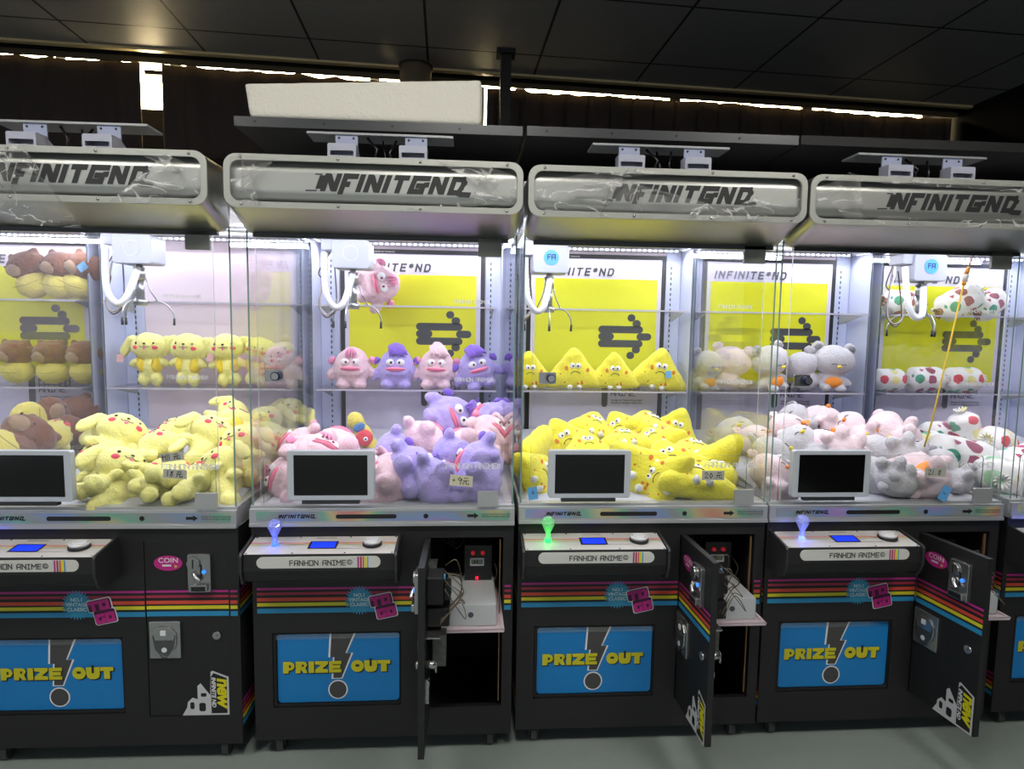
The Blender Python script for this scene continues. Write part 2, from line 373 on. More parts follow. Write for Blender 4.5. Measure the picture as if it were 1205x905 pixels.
# column and post that rise behind the machines
cb = MB().cyl((.625, 1.62, 0), .085, 2.76, 'z', 32)
col = cb.build('round_column', mat('column_brown', (128, 116, 96), .6))
tag(col, 'brown round column reaching the ceiling behind the foam block', 'column')
MB().cyl((.625, 1.62, 2.744), .09, .009, 'z', 32).build('collar', INK, col)
pb = MB().box(1.07, 1.125, 1.40, 1.45, 0, 2.742).box(1.05, 1.145, 1.38, 1.47, 2.742, 2.765)
tag(pb.build('square_post', mat('post_black', (20, 20, 21), .6)), 'black square post rising to the ceiling right of the foam block', 'post')
# room lamps on the ceiling behind the viewer
for i, (x, y, lab) in enumerate(((-.75, -1.5, 'square ceiling panel light above the viewer, left of the three'), (.95, -1.5, 'square ceiling panel light above the viewer, middle of the three'), (2.65, -1.5, 'square ceiling panel light above the viewer, right of the three'))):
    zc = CEIL0 + CSL * x
    p = MB().box(-.3, .3, -.3, .3, -.03, .0, 0).build('ceiling_panel_light', WHITE, loc=(x, y, zc - .001)); tag(p, lab, 'ceiling light')
    MB().box(-.28, .28, -.28, .28, -.034, -.03, 0).build('diffuser', mat('panel_emitter', (255, 255, 255), emit=(255, 250, 240), es=ROOM_PANEL), p)
# black boards lying above the machines
BRD = mat('black_board', (20, 20, 22), .6, bump=.1, bscale=200)
LIP = mat('board_edge_metal', (74, 76, 78), .35, .6)
def board(x0, x1, y0, z, lab, lip=True):
    o = MB().box(x0, x1, y0, .93, z, z + .026).build('black_board', BRD, bevel=.001)
    tag(o, lab, 'board', 'black boards above the machines')
    l = MB().box(x0, x1, y0 - .004, y0, z, z + .028)
    l.build('edge_strip', LIP if lip else BRD, o)
    s = MB()
    for k in range(int((x1 - x0) / .2)): s.cyl((x0 + .06 + .2 * k, y0 - .0045, z + .014), .004, -.001, 'y', 10)
    s.build('screw', INK, o)
board(.235, 1.085, .05, 1.940, 'black board with metal lip carrying the white foam block')
board(1.098, 1.947, .05, 1.942, 'black board with grey metal lip above the yellow wedge machine')
board(1.955, 3.5, .05, 1.944, 'long black board above the bear machine at right', False)
# foam block
fb = bmesh.new(); bmesh.ops.create_grid(fb, x_segments=2, y_segments=2, size=1); fb.free()
fm = MB(); NX, NZ = 60, 14; x0, x1, z0, z1, y0, y1 = .262, .963, 1.9685, 2.108, .06, .42
def foam_grid(nu, nv, fn):
    vs = [fn(i / nu, j / nv) for j in range(nv + 1) for i in range(nu + 1)]
    fm.add(vs, [(j * (nu + 1) + i, j * (nu + 1) + i + 1, (j + 1) * (nu + 1) + i + 1, (j + 1) * (nu + 1) + i) for j in range(nv) for i in range(nu)], 0, True)
def fpt(x, y, z):
    # rounded box point with a rough surface, left end sagging a little
    r = .016; c = Vector(((x0 + x1) / 2, (y0 + y1) / 2, (z0 + z1) / 2)); h = Vector(((x1 - x0) / 2, (y1 - y0) / 2, (z1 - z0) / 2))
    p = Vector((x, y, z)) - c; q = Vector([max(-h[i] + r, min(h[i] - r, p[i])) for i in range(3)]); d = p - q
    if d.length > r: d = d.normalized() * r
    q = q + d; q.z += -.020 * (1 - q.x / h.x) * (1 if q.z > 0 else 0) * (q.z / h.z)
    q.x += .014 * (q.z < 0) * 0 - (.01 * (q.z / h.z)) * (1 if q.x < -h.x + .02 else 0)
    q = q + Vector((0, -1, 0)) * (noise.noise(Vector((x * 60, y * 60, z * 60))) * .0018) if z > z0 + .004 else q
    return q + c
foam_grid(NX, NZ, lambda a, b: fpt(x0 + (x1 - x0) * a, y0, z0 + (z1 - z0) * b))
foam_grid(NX, NZ, lambda a, b: fpt(x0 + (x1 - x0) * a, y1, z0 + (z1 - z0) * b))
foam_grid(NX, 10, lambda a, b: fpt(x0 + (x1 - x0) * a, y0 + (y1 - y0) * b, z1))
foam_grid(NX, 10, lambda a, b: fpt(x0 + (x1 - x0) * a, y0 + (y1 - y0) * b, z0))
foam_grid(10, NZ, lambda a, b: fpt(x0, y0 + (y1 - y0) * a, z0 + (z1 - z0) * b))
foam_grid(10, NZ, lambda a, b: fpt(x1, y0 + (y1 - y0) * a, z0 + (z1 - z0) * b))
tag(fm.build('foam_block', mat('white_foam', (236, 233, 222), .9, bump=.35, bscale=140)), 'long white foam block lying on the black board', 'foam block')

# ------------------------------------------------------------------ claw machine
def holo_mat():
    m, nt, o = new_nodes('rainbow_foil'); N, L = nt.nodes, nt.links
    g = N.new('ShaderNodeNewGeometry'); mp = N.new('ShaderNodeMapping'); mp.inputs['Scale'].default_value = (1.2, 1, 1.5)
    n = N.new('ShaderNodeTexNoise'); n.inputs['Scale'].default_value = 2.6; n.inputs['Detail'].default_value = 1
    n.inputs['Roughness'].default_value = .3; r = N.new('ShaderNodeValToRGB'); e = r.color_ramp; e.elements[0].position = .28; e.elements[1].position = .74
    e.elements[0].color = srgb(150, 150, 156); e.elements[1].color = srgb(150, 146, 160)
    for p, c in ((.36, (206, 138, 128)), (.42, (196, 186, 140)), (.47, (122, 176, 156)), (.51, (150, 154, 156)), (.57, (130, 156, 200)), (.63, (172, 140, 196)), (.68, (200, 132, 160))):
        q = e.elements.new(p); q.color = srgb(c)
    b = N.new('ShaderNodeBsdfPrincipled'); b.inputs['Roughness'].default_value = .35; b.inputs['Metallic'].default_value = .25
    L.new(g.outputs['Position'], mp.inputs[0]); L.new(mp.outputs[0], n.inputs[0]); L.new(n.outputs['Fac'], r.inputs[0])
    L.new(r.outputs[0], b.inputs['Base Color']); L.new(b.outputs[0], o.inputs[0]); return m
HOLO = holo_mat()
STZ = [(.548, .555), (.532, .540), (.512, .523), (.496, .507), (.474, .489)]
BZ, BT, CB = .7514, .8052, .0613
def sticker_new(parent, x0, z0, y):
    """white outlined sticker: small machine outlines at left, yellow word at right, turned 90 degrees"""
    w, h = .141, .143
    o = MB().poly([(x0, y, z0), (x0 + w, y, z0), (x0 + w, y, z0 + h - .02), (x0 + w * .66, y, z0 + h), (x0 + w * .62, y, z0 + h - .004),
                   (x0 + w * .60, y, z0 + h * .45), (x0 + w * .40, y, z0 + h * .72), (x0 + w * .33, y, z0 + h * .66), (x0 + w * .33, y, z0 + h * .36),
                   (x0 + w * .22, y, z0 + h * .40), (x0 + w * .12, y, z0 + h * .30), (x0 + w * .10, y, z0 + h * .18)]).build('new_sticker', mat('sticker_white', (200, 200, 204), .4), parent, fix=False)
    k = MB().poly([(x0 + w * .62, y - .0006, z0 + .006), (x0 + w * .96, y - .0006, z0 + .006), (x0 + w * .96, y - .0006, z0 + h - .024), (x0 + w * .68, y - .0006, z0 + h - .007), (x0 + w * .62, y - .0006, z0 + h - .02)])
    k.poly([(p[0], y - .0006, p[1]) for p in rrect(x0 + w * .36, x0 + w * .50, z0 + h * .09, z0 + h * .28, .006)])
    k.poly([(p[0], y - .0006, p[1]) for p in rrect(x0 + w * .17, x0 + w * .26, z0 + h * .14, z0 + h * .3, .005)])
    k.poly([(p[0], y - .0006, p[1]) for p in rrect(x0 + w * .40, x0 + w * .52, z0 + h * .42, z0 + h * .5, .003)])
    me = k.mesh('k', INK); ob = bpy.data.objects.new('sticker_print', me); C.objects.link(ob); ob.parent = parent
    text('new', .056, mat('sticker_yellow', (214, 206, 20), .5), facing(x0 + w * .765, y - .0012, z0 + h * .84, 1, .2, -90), parent, 'sticker_lettering', offset=.0022, spacing=.95)
    text('INFINITE ND', .017, WINK, facing(x0 + w * .64, y - .0012, z0 + h * .86, 1, .2, -90), parent, 'sticker_lettering', offset=.0006)
def curve(pts, n=24):
    pts = [Vector(p) for p in pts]; out = []; q = n // (len(pts) - 1) + 1
    for i in range(len(pts) - 1):
        p0, p1, p2, p3 = pts[max(i - 1, 0)], pts[i], pts[i + 1], pts[min(i + 2, len(pts) - 1)]
        for k in range(q):
            t = k / q; out.append(.5 * ((2 * p1) + (p2 - p0) * t + (2 * p0 - 5 * p1 + 4 * p2 - p3) * t * t + (3 * p1 - p0 - 3 * p2 + p3) * t ** 3))
    return out + [pts[-1]]
def make_machine():
    root = empty('claw_machine')
    P = lambda mb, name, m, **k: mb.build(name, m, root, **k)
    # ---- cabinet
    c = MB(); T = .018
    xs = (0, .056, .45, .522, .768, .8); z1, z2, z3, z4 = .167, .41, .155, .709
    c.box(0, .056, 0, T, CB, BZ); c.box(.056, .45, 0, T, CB, z1); c.box(.056, .45, 0, T, z2, BZ); c.box(.45, .522, 0, T, CB, BZ)
    c.box(.522, .768, 0, T, CB, z3); c.box(.522, .768, 0, T, z4, BZ); c.box(.768, .8, 0, T, CB, BZ)
    c.box(0, T, T, .92, CB, BZ); c.box(.8 - T, .8, T, .92, CB, BZ); c.box(T, .8 - T, .90, .92, CB, BZ); c.box(T, .8 - T, T, .90, CB, CB + T)
    c.box(T, .8 - T, T, .90, BZ - T, BZ); c.box(.486, .50, T, .9, CB + T, BZ - T); c.box(T, .486, .16, .17, CB + T, BZ - T, 1); c.box(.5, .782, .45, .46, CB + T, BZ - T, 1)
    for (a, b), k in zip(STZ, range(5)):
        for x0, x1 in ((.013, .520), (.773, .794)):
            c.poly([(x0, -.0006, a), (x1, -.0006, a), (x1, -.0006, b), (x0, -.0006, b)], 2 + k)
        for x in (-.0006, .8006):
            c.poly([(x, .004, a), (x, .9, a), (x, .9, b), (x, .004, b)], 2 + k)
            c.poly([(x, .004, a - .355), (x, .9, a - .355), (x, .9, b - .355), (x, .004, b - .355)], 2 + k)
    P(c, 'cabinet', [BLACK, INNER] + STR, fix=False)
    # ---- prize door
    d = MB(); d.prism(rrect(.068, .444, .177, .402, .012), 'y', .010, .014, 0)
    pd = P(d, 'prize_door', BLUE)
    X = lambda px: .068 + (px - 145) * .000860
    Z = lambda py: .402 - (py - 415) * .000911
    bolt = [(338, 416), (418, 416), (388, 487), (409, 487), (373, 576), (343, 576), (348, 501), (333, 501)]
    cx, cy_ = 372, 496
    g = MB(); g.poly([(X(cx + (a - cx) * 1.10 + (3 if a > cx else -3)), .0094, Z(min(max(cy_ + (b - cy_) * 1.04, 416), 580))) for a, b in bolt], 0)
    g.poly([(X(360) + .0305 * math.cos(a / 24 * PI), .0094, Z(618) + .0315 * math.sin(a / 24 * PI)) for a in range(48)], 0)
    g.poly([(X(a), .0088, Z(b)) for a, b in bolt], 1)
    g.poly([(X(360) + .0265 * math.cos(a / 24 * PI), .0088, Z(618) + .0275 * math.sin(a / 24 * PI)) for a in range(48)], 1)
    g.build('lightning_bolt_print', [WINK, BOLT], pd, fix=False)
    def blocky(mb, dx, dz, y, mi, grow=0):
        h = .038; u = .9
        def L(x, polys):
            for q, pl in enumerate(polys):
                mb.poly([(X(x + a * 42) + dx, y - q * 6e-5, Z(555) + b * h + dz) for a, b in pl], mi)
        g = grow
        L(165, [[(0, 0), (.45, 0), (.45, 1), (0, 1)], [(.45, .22), (.8, .3), (.98, .55), (.9, .85), (.6, 1), (.45, 1)]])
        L(210, [[(0, 0), (.4, 0), (.4, 1), (0, 1)], [(.4, .3), (.7, 0), (1.0, 0), (.8, .42), (.98, .7), (.85, .95), (.6, 1), (.4, 1)]])
        L(256, [[(0, 0), (.45, 0), (.45, 1), (0, 1)]])
        L(279, [[(0, 0), (1.1, 0), (1.1, .28), (.6, .34), (1.1, .75), (1.1, 1), (0, 1), (0, .72), (.5, .66), (0, .25)]])
        L(329, [[(0, 0), (1.05, 0), (1.05, .28), (.0, .28)], [(0, .36), (.95, .36), (.95, .64), (0, .64)], [(0, .72), (1.05, .72), (1.05, 1), (0, 1)], [(0, 0), (.3, 0), (.3, 1), (0, 1)]])
        L(408, [[(.55 + .55 * math.cos(k / 12 * PI), .52 + .52 * math.sin(k / 12 * PI)) for k in range(24)]])
        L(456, [[(0, 1), (0, .4), (.1, .12), (.35, 0), (.75, 0), (1, .12), (1.1, .4), (1.1, 1)]])
        L(504, [[(.3, 0), (.78, 0), (.78, .8), (.3, .8)], [(0, .68), (1.08, .68), (1.08, 1), (0, 1)]])
    b = MB(); blocky(b, .0035, -.0035, .0080, 0); blocky(b, .0018, -.0018, .0076, 0); blocky(b, 0, 0, .0071, 1)
    y = .0064
    for (xx, yy, ww, hh) in ((186, 530, 7, 5), (232, 528, 7, 4), (424, 531, 14, 4), (475, 520, 8, 14)):
        b.poly([(X(xx), y, Z(yy + hh)), (X(xx + ww), y, Z(yy + hh)), (X(xx + ww), y, Z(yy - hh)), (X(xx), y, Z(yy - hh))], 0)
    b.build('lettering', [INK, PYEL], pd, fix=False)
    fl = MB(); fl.ring(rrect(.058, .448, .169, .408, .006), rrect(.066, .446, .175, .404, .010), .002, .012); P(fl, 'prize_door_frame', INNER)
    P(MB().box(.060, .446, .004, .005, .386, .402), 'flap_strip', glass_mat('clear_strip', f0=.10, rough=.08) if 'clear_strip' not in MATS else MATS['clear_strip'])
    # ---- stickers on the front
    bd = MB(); pts = []
    for k in range(56):
        a = 2 * PI * k / 56; r = .048 if k % 2 == 0 else .035; pts.append((.323 + r * .96 * math.cos(a), -.0012, .512 + r * math.sin(a)))
    bd.poly(pts); st_ = P(bd, 'starburst_sticker', mat('badge_blue', (52, 150, 190), .5), fix=False)
    for k, (t, zz) in enumerate((('NO.1', .524), ('VINTAGE', .509), ('CLASSIC', .494))):
        text(t, .0155, mat('badge_text', (190, 222, 230), .5), facing(.323, -.0018, zz, 1.0), st_, offset=.0006, align='CENTER')
    tg = MB(); E_ = Matrix.Translation((.396, 0, .494)) @ Matrix.Rotation(R(-12), 4, 'Y')
    def tp(pts2, y, mi): tg.poly([tuple(E_ @ Vector((a, y, b))) for a, b in pts2], mi)
    tp(rrect(-.040, .034, .0, .040, .008), -.0020, 0); tp(rrect(-.028, .040, -.042, .006, .008), -.0024, 0)
    tp(rrect(-.037, .031, .003, .037, .006), -.0036, 1); tp(rrect(-.025, .037, -.039, .003, .006), -.0039, 1)
    def Q(l, x, z): tg.strokes(l, .0105, E_ @ Matrix.Translation((x, -.0050, z)) @ Matrix.Rotation(R(90), 4, 'X'), 2)
    Q([[(0, .026), (.022, .026)], [(.011, .026), (.011, .005)]], -.031, .004); Q([[(0, .005), (0, .026), (.020, .026), (.020, .005), (0, .005)]], .002, .004)
    Q([[(.018, .026), (0, .026), (0, .005), (.018, .005), (.018, .013)]], -.018, -.037); Q([[(0, .005), (0, .026), (.018, .026), (.018, .005), (0, .005)]], .012, -.037)
    P(tg, 'to_go_sticker', [WINK, mat('sticker_plum', (70, 14, 60), .5), PINK], fix=False)
    # ---- coin door, hinged at its left side
    dr = MB(); W_ = .244; dr.box(.001, W_, .002, .020, .157, .707)
    for (a, b_), k in zip(STZ, range(5)): dr.poly([(.001, .0014, a), (W_, .0014, a), (W_, .0014, b_), (.001, .0014, b_)], 1 + k)
    door = dr.build('coin_door', [BLACK] + STR, root, loc=(.523, 0, 0), fix=False); door['hinge'] = 1
    dp = lambda mb, name, m, **k: mb.build(name, m, door, **k)
    dp(MB().box(.001, W_, .0022, .0198, .707, .7085), 'door_edge', DARKM)
    e = MB().prism(rrect(.131, .198, .554, .672, .006), 'y', -.012, .002)
    e.prism([(.150 + .019 * math.cos(k / 12 * PI), .644 + .019 * math.sin(k / 12 * PI)) for k in range(24)], 'y', -.019, -.012)
    e.prism(rrect(.140, .190, .558, .580, .004), 'y', -.022, -.012)
    e.tube([(.150, -.014, .615), (.158, -.022, .603), (.172, -.024, .592)], .007, 10)
    dp(e, 'coin_slot_plate', CHROME, bevel=.0015)
    dp(MB().box(.148, .152, -.0195, -.018, .630, .658), 'coin_slot', INK); dp(MB().box(.168, .174, -.0125, -.0115, .60, .64), 'return_groove', INK); dp(MB().box(.144, .186, -.0225, -.0215, .561, .575), 'refund_opening', INK)
    dp(MB().cyl((.180, -.0125, .618), .006, -.004, 'y', 16), 'return_light', mat('blue_led', (60, 140, 255), .3, emit=(60, 140, 255), es=.8))
    rc = MB().prism(rrect(.010, .102, .345, .461, .004), 'y', -.008, .002)
    cup = MB(); pr = []
    for k in range(13): a = PI + PI * k / 12; pr.append((.056 + .036 * math.cos(a), .40 + .042 * math.sin(a)))
    pr += [(.092, .425), (.074, .445), (.038, .445), (.020, .425)]
    rc.prism(pr, 'y', -.013, -.008)
    dp(rc, 'coin_return_plate', CHROME, bevel=.002)
    cu = MB(); pr2 = [(x * .72 + .056 * .28, (z - .40) * .72 + .39) for x, z in pr[:13]] + [(.082, .405), (.030, .405)]
    cu.prism(pr2, 'y', -.0138, -.0128)
    cu.strokes([[(.024, .418), (.03, .38), (.05, .352), (.062, .352), (.082, .38), (.088, .418)]], .003, Matrix.Translation((0, -.0142, 0)) @ Matrix.Rotation(R(90), 4, 'X'))
    dp(cu, 'return_cup', mat('cup_grey', (96, 98, 98), .35, .7), fix=False)
    dp(MB().prism(rrect(.046, .062, .42, .436, .002), 'y', -.0145, -.013).cyl((.056, -.0145, .375), .008, .002, 'y', 12), 'coin_symbol', WINK)
    dp(MB().cyl((.208, .002, .414), .012, -.008, 'y', 20).box(.205, .211, -.0085, -.008, .411, .417), 'door_lock', CHROME)
    cs = MB(); cs.poly([(.069 + .042 * math.cos(k / 20 * PI), -.0004 + .0014, .640 + .0235 * math.sin(k / 20 * PI)) for k in range(40)])
    cs_ = dp(cs, 'coin_sticker', PINK, fix=False)
    text('COIN', .021, WINK, facing(.070, .0002, .642, 1.1), door, 'sticker_lettering', align='CENTER', offset=.0002)
    dp(MB().poly([(.052, .0004, .630), (.078, .0004, .630), (.078, .0004, .636), (.052, .0004, .636)], 0).poly([(.088, .0004, .624), (.098, .0004, .630), (.088, .0004, .635)], 1), 'sticker_print', [WINK, PYEL], fix=False)
    sticker_new(door, .097, .156, .0012)
    # inside of the door
    mech = MB().box(.105, .185, .020, .068, .575, .655).box(.12, .165, .068, .088, .58, .63).box(.10, .17, .02, .085, .505, .56).box(.118, .150, .02, .055, .56, .575)
    dp(mech, 'coin_mechanism', mat('mech_black', (13, 13, 14), .5), bevel=.004)
    dp(MB().cyl((.142, .0885, .606), .012, .003, 'y', 16).cyl((.150, .0685, .644), .010, .003, 'y', 16), 'mechanism_button', mat('sky_plastic', (90, 170, 220), .4))
    dp(MB().box(.07, .11, .02, .045, .655, .668).box(.075, .085, .02, .08, .50, .506).box(.06, .20, .02, .06, .484, .488), 'mechanism_bracket', CHROME)
    cb_ = MB()
    rr = random.Random(5)
    for k in range(6):
        a = (.10 + .015 * k, .07, .66 - .02 * (k % 3)); cb_.tube(curve([a, (a[0] + .02, .105 + .005 * k, a[2] + .02 - .02 * k), (a[0] - .02, .115, .57), (a[0] + .03, .06, .53)]), .0015, 6)
    dp(cb_, 'wire', mat('wire_beige', (96, 84, 66), .5))
    dp(MB().box(.105, .150, .035, .075, .375, .470), 'coin_chute', mat('speckled_metal', (92, 94, 92), .5, .5, var=.4, bscale=300), bevel=.002)
    dp(MB().cyl((.208, .020, .414), .011, .03, 'y', 16).box(.20, .216, .048, .052, .395, .425), 'lock_cam', CHROME)
    dp(MB().box(.205, .212, .020, .030, .30, .37).box(.195, .222, .028, .032, .355, .37), 'latch_bar', CHROME)
    # ---- band round the playfield
    bn = MB(); bn.box(-.001, .801, -.012, 0, BZ, BT); bn.box(-.001, .801, 0, .03, BZ, BT + .008)
    bn.box(-.001, .03, .03, .92, BZ, BT + .010); bn.box(.77, .801, .03, .92, BZ, BT + .010); bn.box(.03, .77, .90, .92, BZ, BT + .01)
    bn.box(-.001, .801, -.016, -.012, BZ, BZ + .011)
    P(bn, 'band_frame', SILVER, bevel=.0012)
    bs = P(MB().prism(rrect(.020, .785, .768, .798, .005), 'y', -.0128, -.012), 'band_sign', HOLO)
    bl = MB(); bl.prism(rrect(.256, .439, .7752, .7885, .0064), 'y', -.0134, -.0128); bl.cyl((.528, -.0134, .782), .0075, .0006, 'y', 20)
    Mx = facing(.085, -.0134, .7775, 1, .3); logo(bl, .0115, Mx)
    bl.poly([(.655, -.0134, .778), (.676, -.0134, .778), (.676, -.0134, .773), (.690, -.0134, .7825), (.676, -.0134, .792), (.676, -.0134, .787), (.655, -.0134, .787)])
    bl.build('lettering', INK, bs, fix=False)
    text('Design by Fanhon/Copyright\n©Fanhon Allrights Reserved.', .0075, INK, facing(.700, -.0136, .785), bs)
    # ---- playfield, sloping up to the back
    pf = MB().prism([(.03, .775), (.898, .775), (.898, .905), (.60, .862), (.05, .805), (.03, .805)], 'x', .03, .77)
    P(pf, 'playfield', mat('playfield_white', (196, 196, 206), .6))
    # ---- back of the case
    P(MB().box(0, .8, .905, .92, BT + .01, 1.80), 'back_panel', BACKW)
    for x0, x1 in ((0, .006), (.794, .80)):
        P(MB().box(x0, x1, .745, .905, BT + .01, 1.80), 'side_panel', WALLW)
    for xc, x1, x2 in ((.052, .008, .088), (.748, .725, .792)):
        r_ = MB().box(x1, x2, .899, .905, BT + .01, 1.72)
        for k in range(34):
            z = .86 + k * .0235; r_.poly([(xc - .0028, .8984, z), (xc + .0028, .8984, z), (xc + .0028, .8984, z + .012), (xc - .0028, .8984, z + .012)], 1)
        P(r_, 'shelf_rail', [WALLW, DARKM], fix=False)
    # ---- poster
    po = MB().box(.093, .722, .894, .905, .84, 1.695).build('poster', [INK], root)
    ob = MB(); ob.poly([(.112, .8930, .86), (.703, .8930, .86), (.703, .8930, 1.676), (.112, .8930, 1.676)], 0)
    ob.poly([(.130, .8924, 1.135), (.685, .8924, 1.135), (.685, .8924, 1.587), (.130, .8924, 1.587)], 1)
    ob.build('poster_print', [LAV, YEL], po, fix=False)
    ar = MB()
    def pill(a, b, z, r):
        ar.poly([(p[0], .8918, p[1]) for p in rrect(a, b, z - r, z + r, r, 6)])
    for a, b, z in ((.420, .625, 1.362), (.420, .625, 1.298), (.420, .492, 1.330), (.596, .664, 1.330), (.576, .614, 1.389), (.552, .588, 1.415), (.576, .614, 1.271), (.552, .588, 1.245)): pill(a, b, z, .0165)
    pill(.443, .471, 1.085, .013); ar.poly([(p[0], .8918, p[1]) for p in rrect(.443, .471, 1.008, 1.14, .0135, 6)])
    ar.build('arrow_print', GREYINK, po, fix=False)
    tx = MB(); pen(tx, 'iNFiNiTE*ND', .029, .26, facing(.148, .8918, 1.603, 1, .22), gap=.62)
    pen(tx, 'ANIME.', .024, .16, facing(.487, .8918, 1.060), gap=.24); pen(tx, 'FANHON', .024, .16, facing(.487, .8918, 1.098), gap=.24)
    tx.build('lettering', GREYINK, po, fix=False)
    text('Design by Fanhon/Copyright\n©Fanhon Allrights Reserved.', .0125, GREYINK, facing(.487, .8918, 1.036), po, offset=.0002)
    text('FANHON ANIME   DESIGN BY FANHON', .010, WINK, facing(.15, .8935, 1.681), po)
    # ---- case top, led strips
    P(MB().box(0, .8, 0, .92, 1.725, 1.80), 'case_top', WHITE)
    for nm, y, z in (('led_strip', .875, 1.708), ('led_strip', .055, 1.716)):
        q = P(MB().box(.04, .76, y - .012, y + .012, z, z + .010), nm, LEDH)
        d_ = MB()
        for k in range(30):
            x = .05 + k * .0242; d_.box(x, x + .012, y - .0132, y - .0118, z + .002, z + .009) if y > .5 else d_.box(x, x + .012, y - .005, y + .005, z - .0012, z)
        d_.build('led_dots', LEDM, q)
    for nm, y, z, ry, en, sz in (('front', .06, 1.700, 18, LED_TOP, .72), ('rear', .86, 1.695, -32, LED_BACK, .70)):
        ld = bpy.data.lights.new('led_glow', 'AREA'); ld.shape = 'RECTANGLE'; ld.size = sz; ld.size_y = .03; ld.energy = en; ld.color = CASE_TINT
        lo = bpy.data.objects.new('led_glow', ld); C.objects.link(lo); lo.parent = root; lo.location = (.4, y, z); lo.rotation_euler = (R(ry), 0, 0)
    for x, ry in ((.022, -24), (.778, 24)):
        q = P(MB().box(x - .011, x + .011, .08, .85, 1.712, 1.724), 'side_led_strip', LEDH)
        d_ = MB()
        for k in range(28): d_.box(x - .004, x + .004, .09 + k * .027, .102 + k * .027, 1.7108, 1.712)
        d_.build('led_dots', LEDM, q)
        ld = bpy.data.lights.new('led_glow', 'AREA'); ld.shape = 'RECTANGLE'; ld.size = .03; ld.size_y = .72; ld.energy = LED_SIDE; ld.color = CASE_TINT
        lo = bpy.data.objects.new('led_glow', ld); C.objects.link(lo); lo.parent = root; lo.location = (x, .46, 1.705); lo.rotation_euler = (0, R(ry), 0)
    # ---- glass
    GE = [GLASS, EDGE]
    for x0, x1 in ((.003, .008), (.792, .797)):
        g = MB(); g.box(x0, x1, .004, .745, BT + .006, 1.725); g.m = [0, 0, 0, 0, 0, 0]
        # faces: x0, x1, y0?, z?, ... edge faces take the green edge
        for i, fidx in enumerate(g.f[-6:]):
            ys = {round(g.v[j][1], 4) for j in fidx}
            if len(ys) == 1: g.m[len(g.m) - 6 + i] = 1
        P(g, 'side_glass', GE)
    g = MB(); g.box(.033, .752, -.010, -.005, BT + .010, 1.63)
    for i, fi in enumerate(g.f):
        if len({round(g.v[j][0], 4) for j in fi}) == 1: g.m[i] = 1
    dg = P(g, 'door_glass', [GLASS, mat('pale_glass_edge', (196, 200, 202), .2)])
    for x, z, s in ((.589, .930, .0150), (.611, 1.432, .0095), (.613, 1.198, .0105)):
        t = MB(); pen(t, 'FANHON ANIMEc', s, .17, facing(x, -.0105, z), gap=.22); t.build('lettering', WINK, dg, fix=False)
    g = MB(); ol = rrect(.035, .735, .80, .966, .016); g.prism(ol, 'y', .010, .0135, 0)
    for i, fi in enumerate(g.f):
        if len(fi) == 4: g.m[i] = 1
    P(g, 'low_glass', [GLASS, DARKM])
    for x0, x1, z0_, z1_, m_, nm in ((.686, .749, .812, .860, SILVER, 'lower_catch'), (.680, .748, 1.570, 1.622, GREYP, 'upper_catch')):
        P(MB().prism(rrect(x0, x1, z0_, z1_, .003), 'y', -.020, -.0102), nm, m_)
    lk = P(MB().prism(rrect(.055, .107, 1.192, 1.227, .003), 'y', -.016, -.0102), 'glass_lock', CHROME)
    MB().cyl((.090, -.016, 1.2095), .013, -.022, 'y', 20).build('lock_barrel', mat('lock_blue', (24, 28, 70), .3, .4), lk)
    MB().cyl((.090, -.0385, 1.2095), .0105, -.0012, 'y', 20).build('lock_face', CHROME, lk)
    # ---- shelves
    for z in (1.10, 1.446):
        g = MB(); g.box(.030, .770, .70, .895, z - .007, z)
        for i, fi in enumerate(g.f):
            if len({round(g.v[j][2], 4) for j in fi}) > 1: g.m[i] = 1
        sh = P(g, 'glass_shelf', [GLASS, mat('shelf_edge', (186, 182, 196), .3)])
        for x in (.046, .750):
            MB().prism([(.72, z - .008), (.899, z - .008), (.899, z - .045), (.88, z - .045)], 'x', x, x + .004).build('shelf_bracket', mat('bracket_grey', (150, 152, 156), .5), sh)
    # ---- header
    out0, in0 = rrect(0, .8, 1.671, 1.812, .034), rrect(.017, .783, 1.688, 1.795, .024)
    P(MB().ring(out0, in0, -.150, -.143), 'header_frame', RIMM, bevel=.001)
    hs = MB(); secs = [(-.143, rrect(.0005, .7995, 1.6715, 1.8115, .034)), (-.018, rrect(0, .8, 1.622, 1.8115, .036)), (.0, rrect(0, .8, 1.622, 1.8115, .036))]
    n = len(secs[0][1])
    vs = [(p[0], y, p[1]) for y, s_ in secs for p in s_]
    hs.add(vs, [(a * n + i, a * n + (i + 1) % n, (a + 1) * n + (i + 1) % n, (a + 1) * n + i) for a in range(2) for i in range(n)], 0, True)
    hs.add([(p[0], .0, p[1]) for p in secs[2][1]], [tuple(range(n))], 1)
    hs.add([(p[0], -.112, p[1]) for p in rrect(.004, .796, 1.69, 1.80, .02)], [tuple(range(28))], 1)
    hso = P(hs, 'header_shell', [HEADM, INNER])
    P(MB().box(.03, .77, -.02, -.004, 1.612, 1.623), 'header_lower_strip', DARKM)
    tb = MB(); nz = 26; vs = []
    for j in range(nz + 1):
        t = j / nz; z = 1.682 + .119 * t
        u_ = abs(t - .54) / .5
        y = -.136 + .022 * max(0, (u_ - .44) / .56) ** 1.6 - (.004 * math.exp(-((t - .13) / .06) ** 2))
        vs += [(.012, y, z), (.788, y, z)]
    tb.add(vs, [(2 * j, 2 * j + 1, 2 * j + 3, 2 * j + 2) for j in range(nz)], 0, True)
    tbo = P(tb, 'header_tube', TUBEM, fix=False)
    lg = MB(); logo(lg, .048, facing(.236, -.1366, 1.722, 1, .36), wx=.90); lg.build('lettering', mat('logo_black', (34, 35, 37), .5), tbo, fix=False)
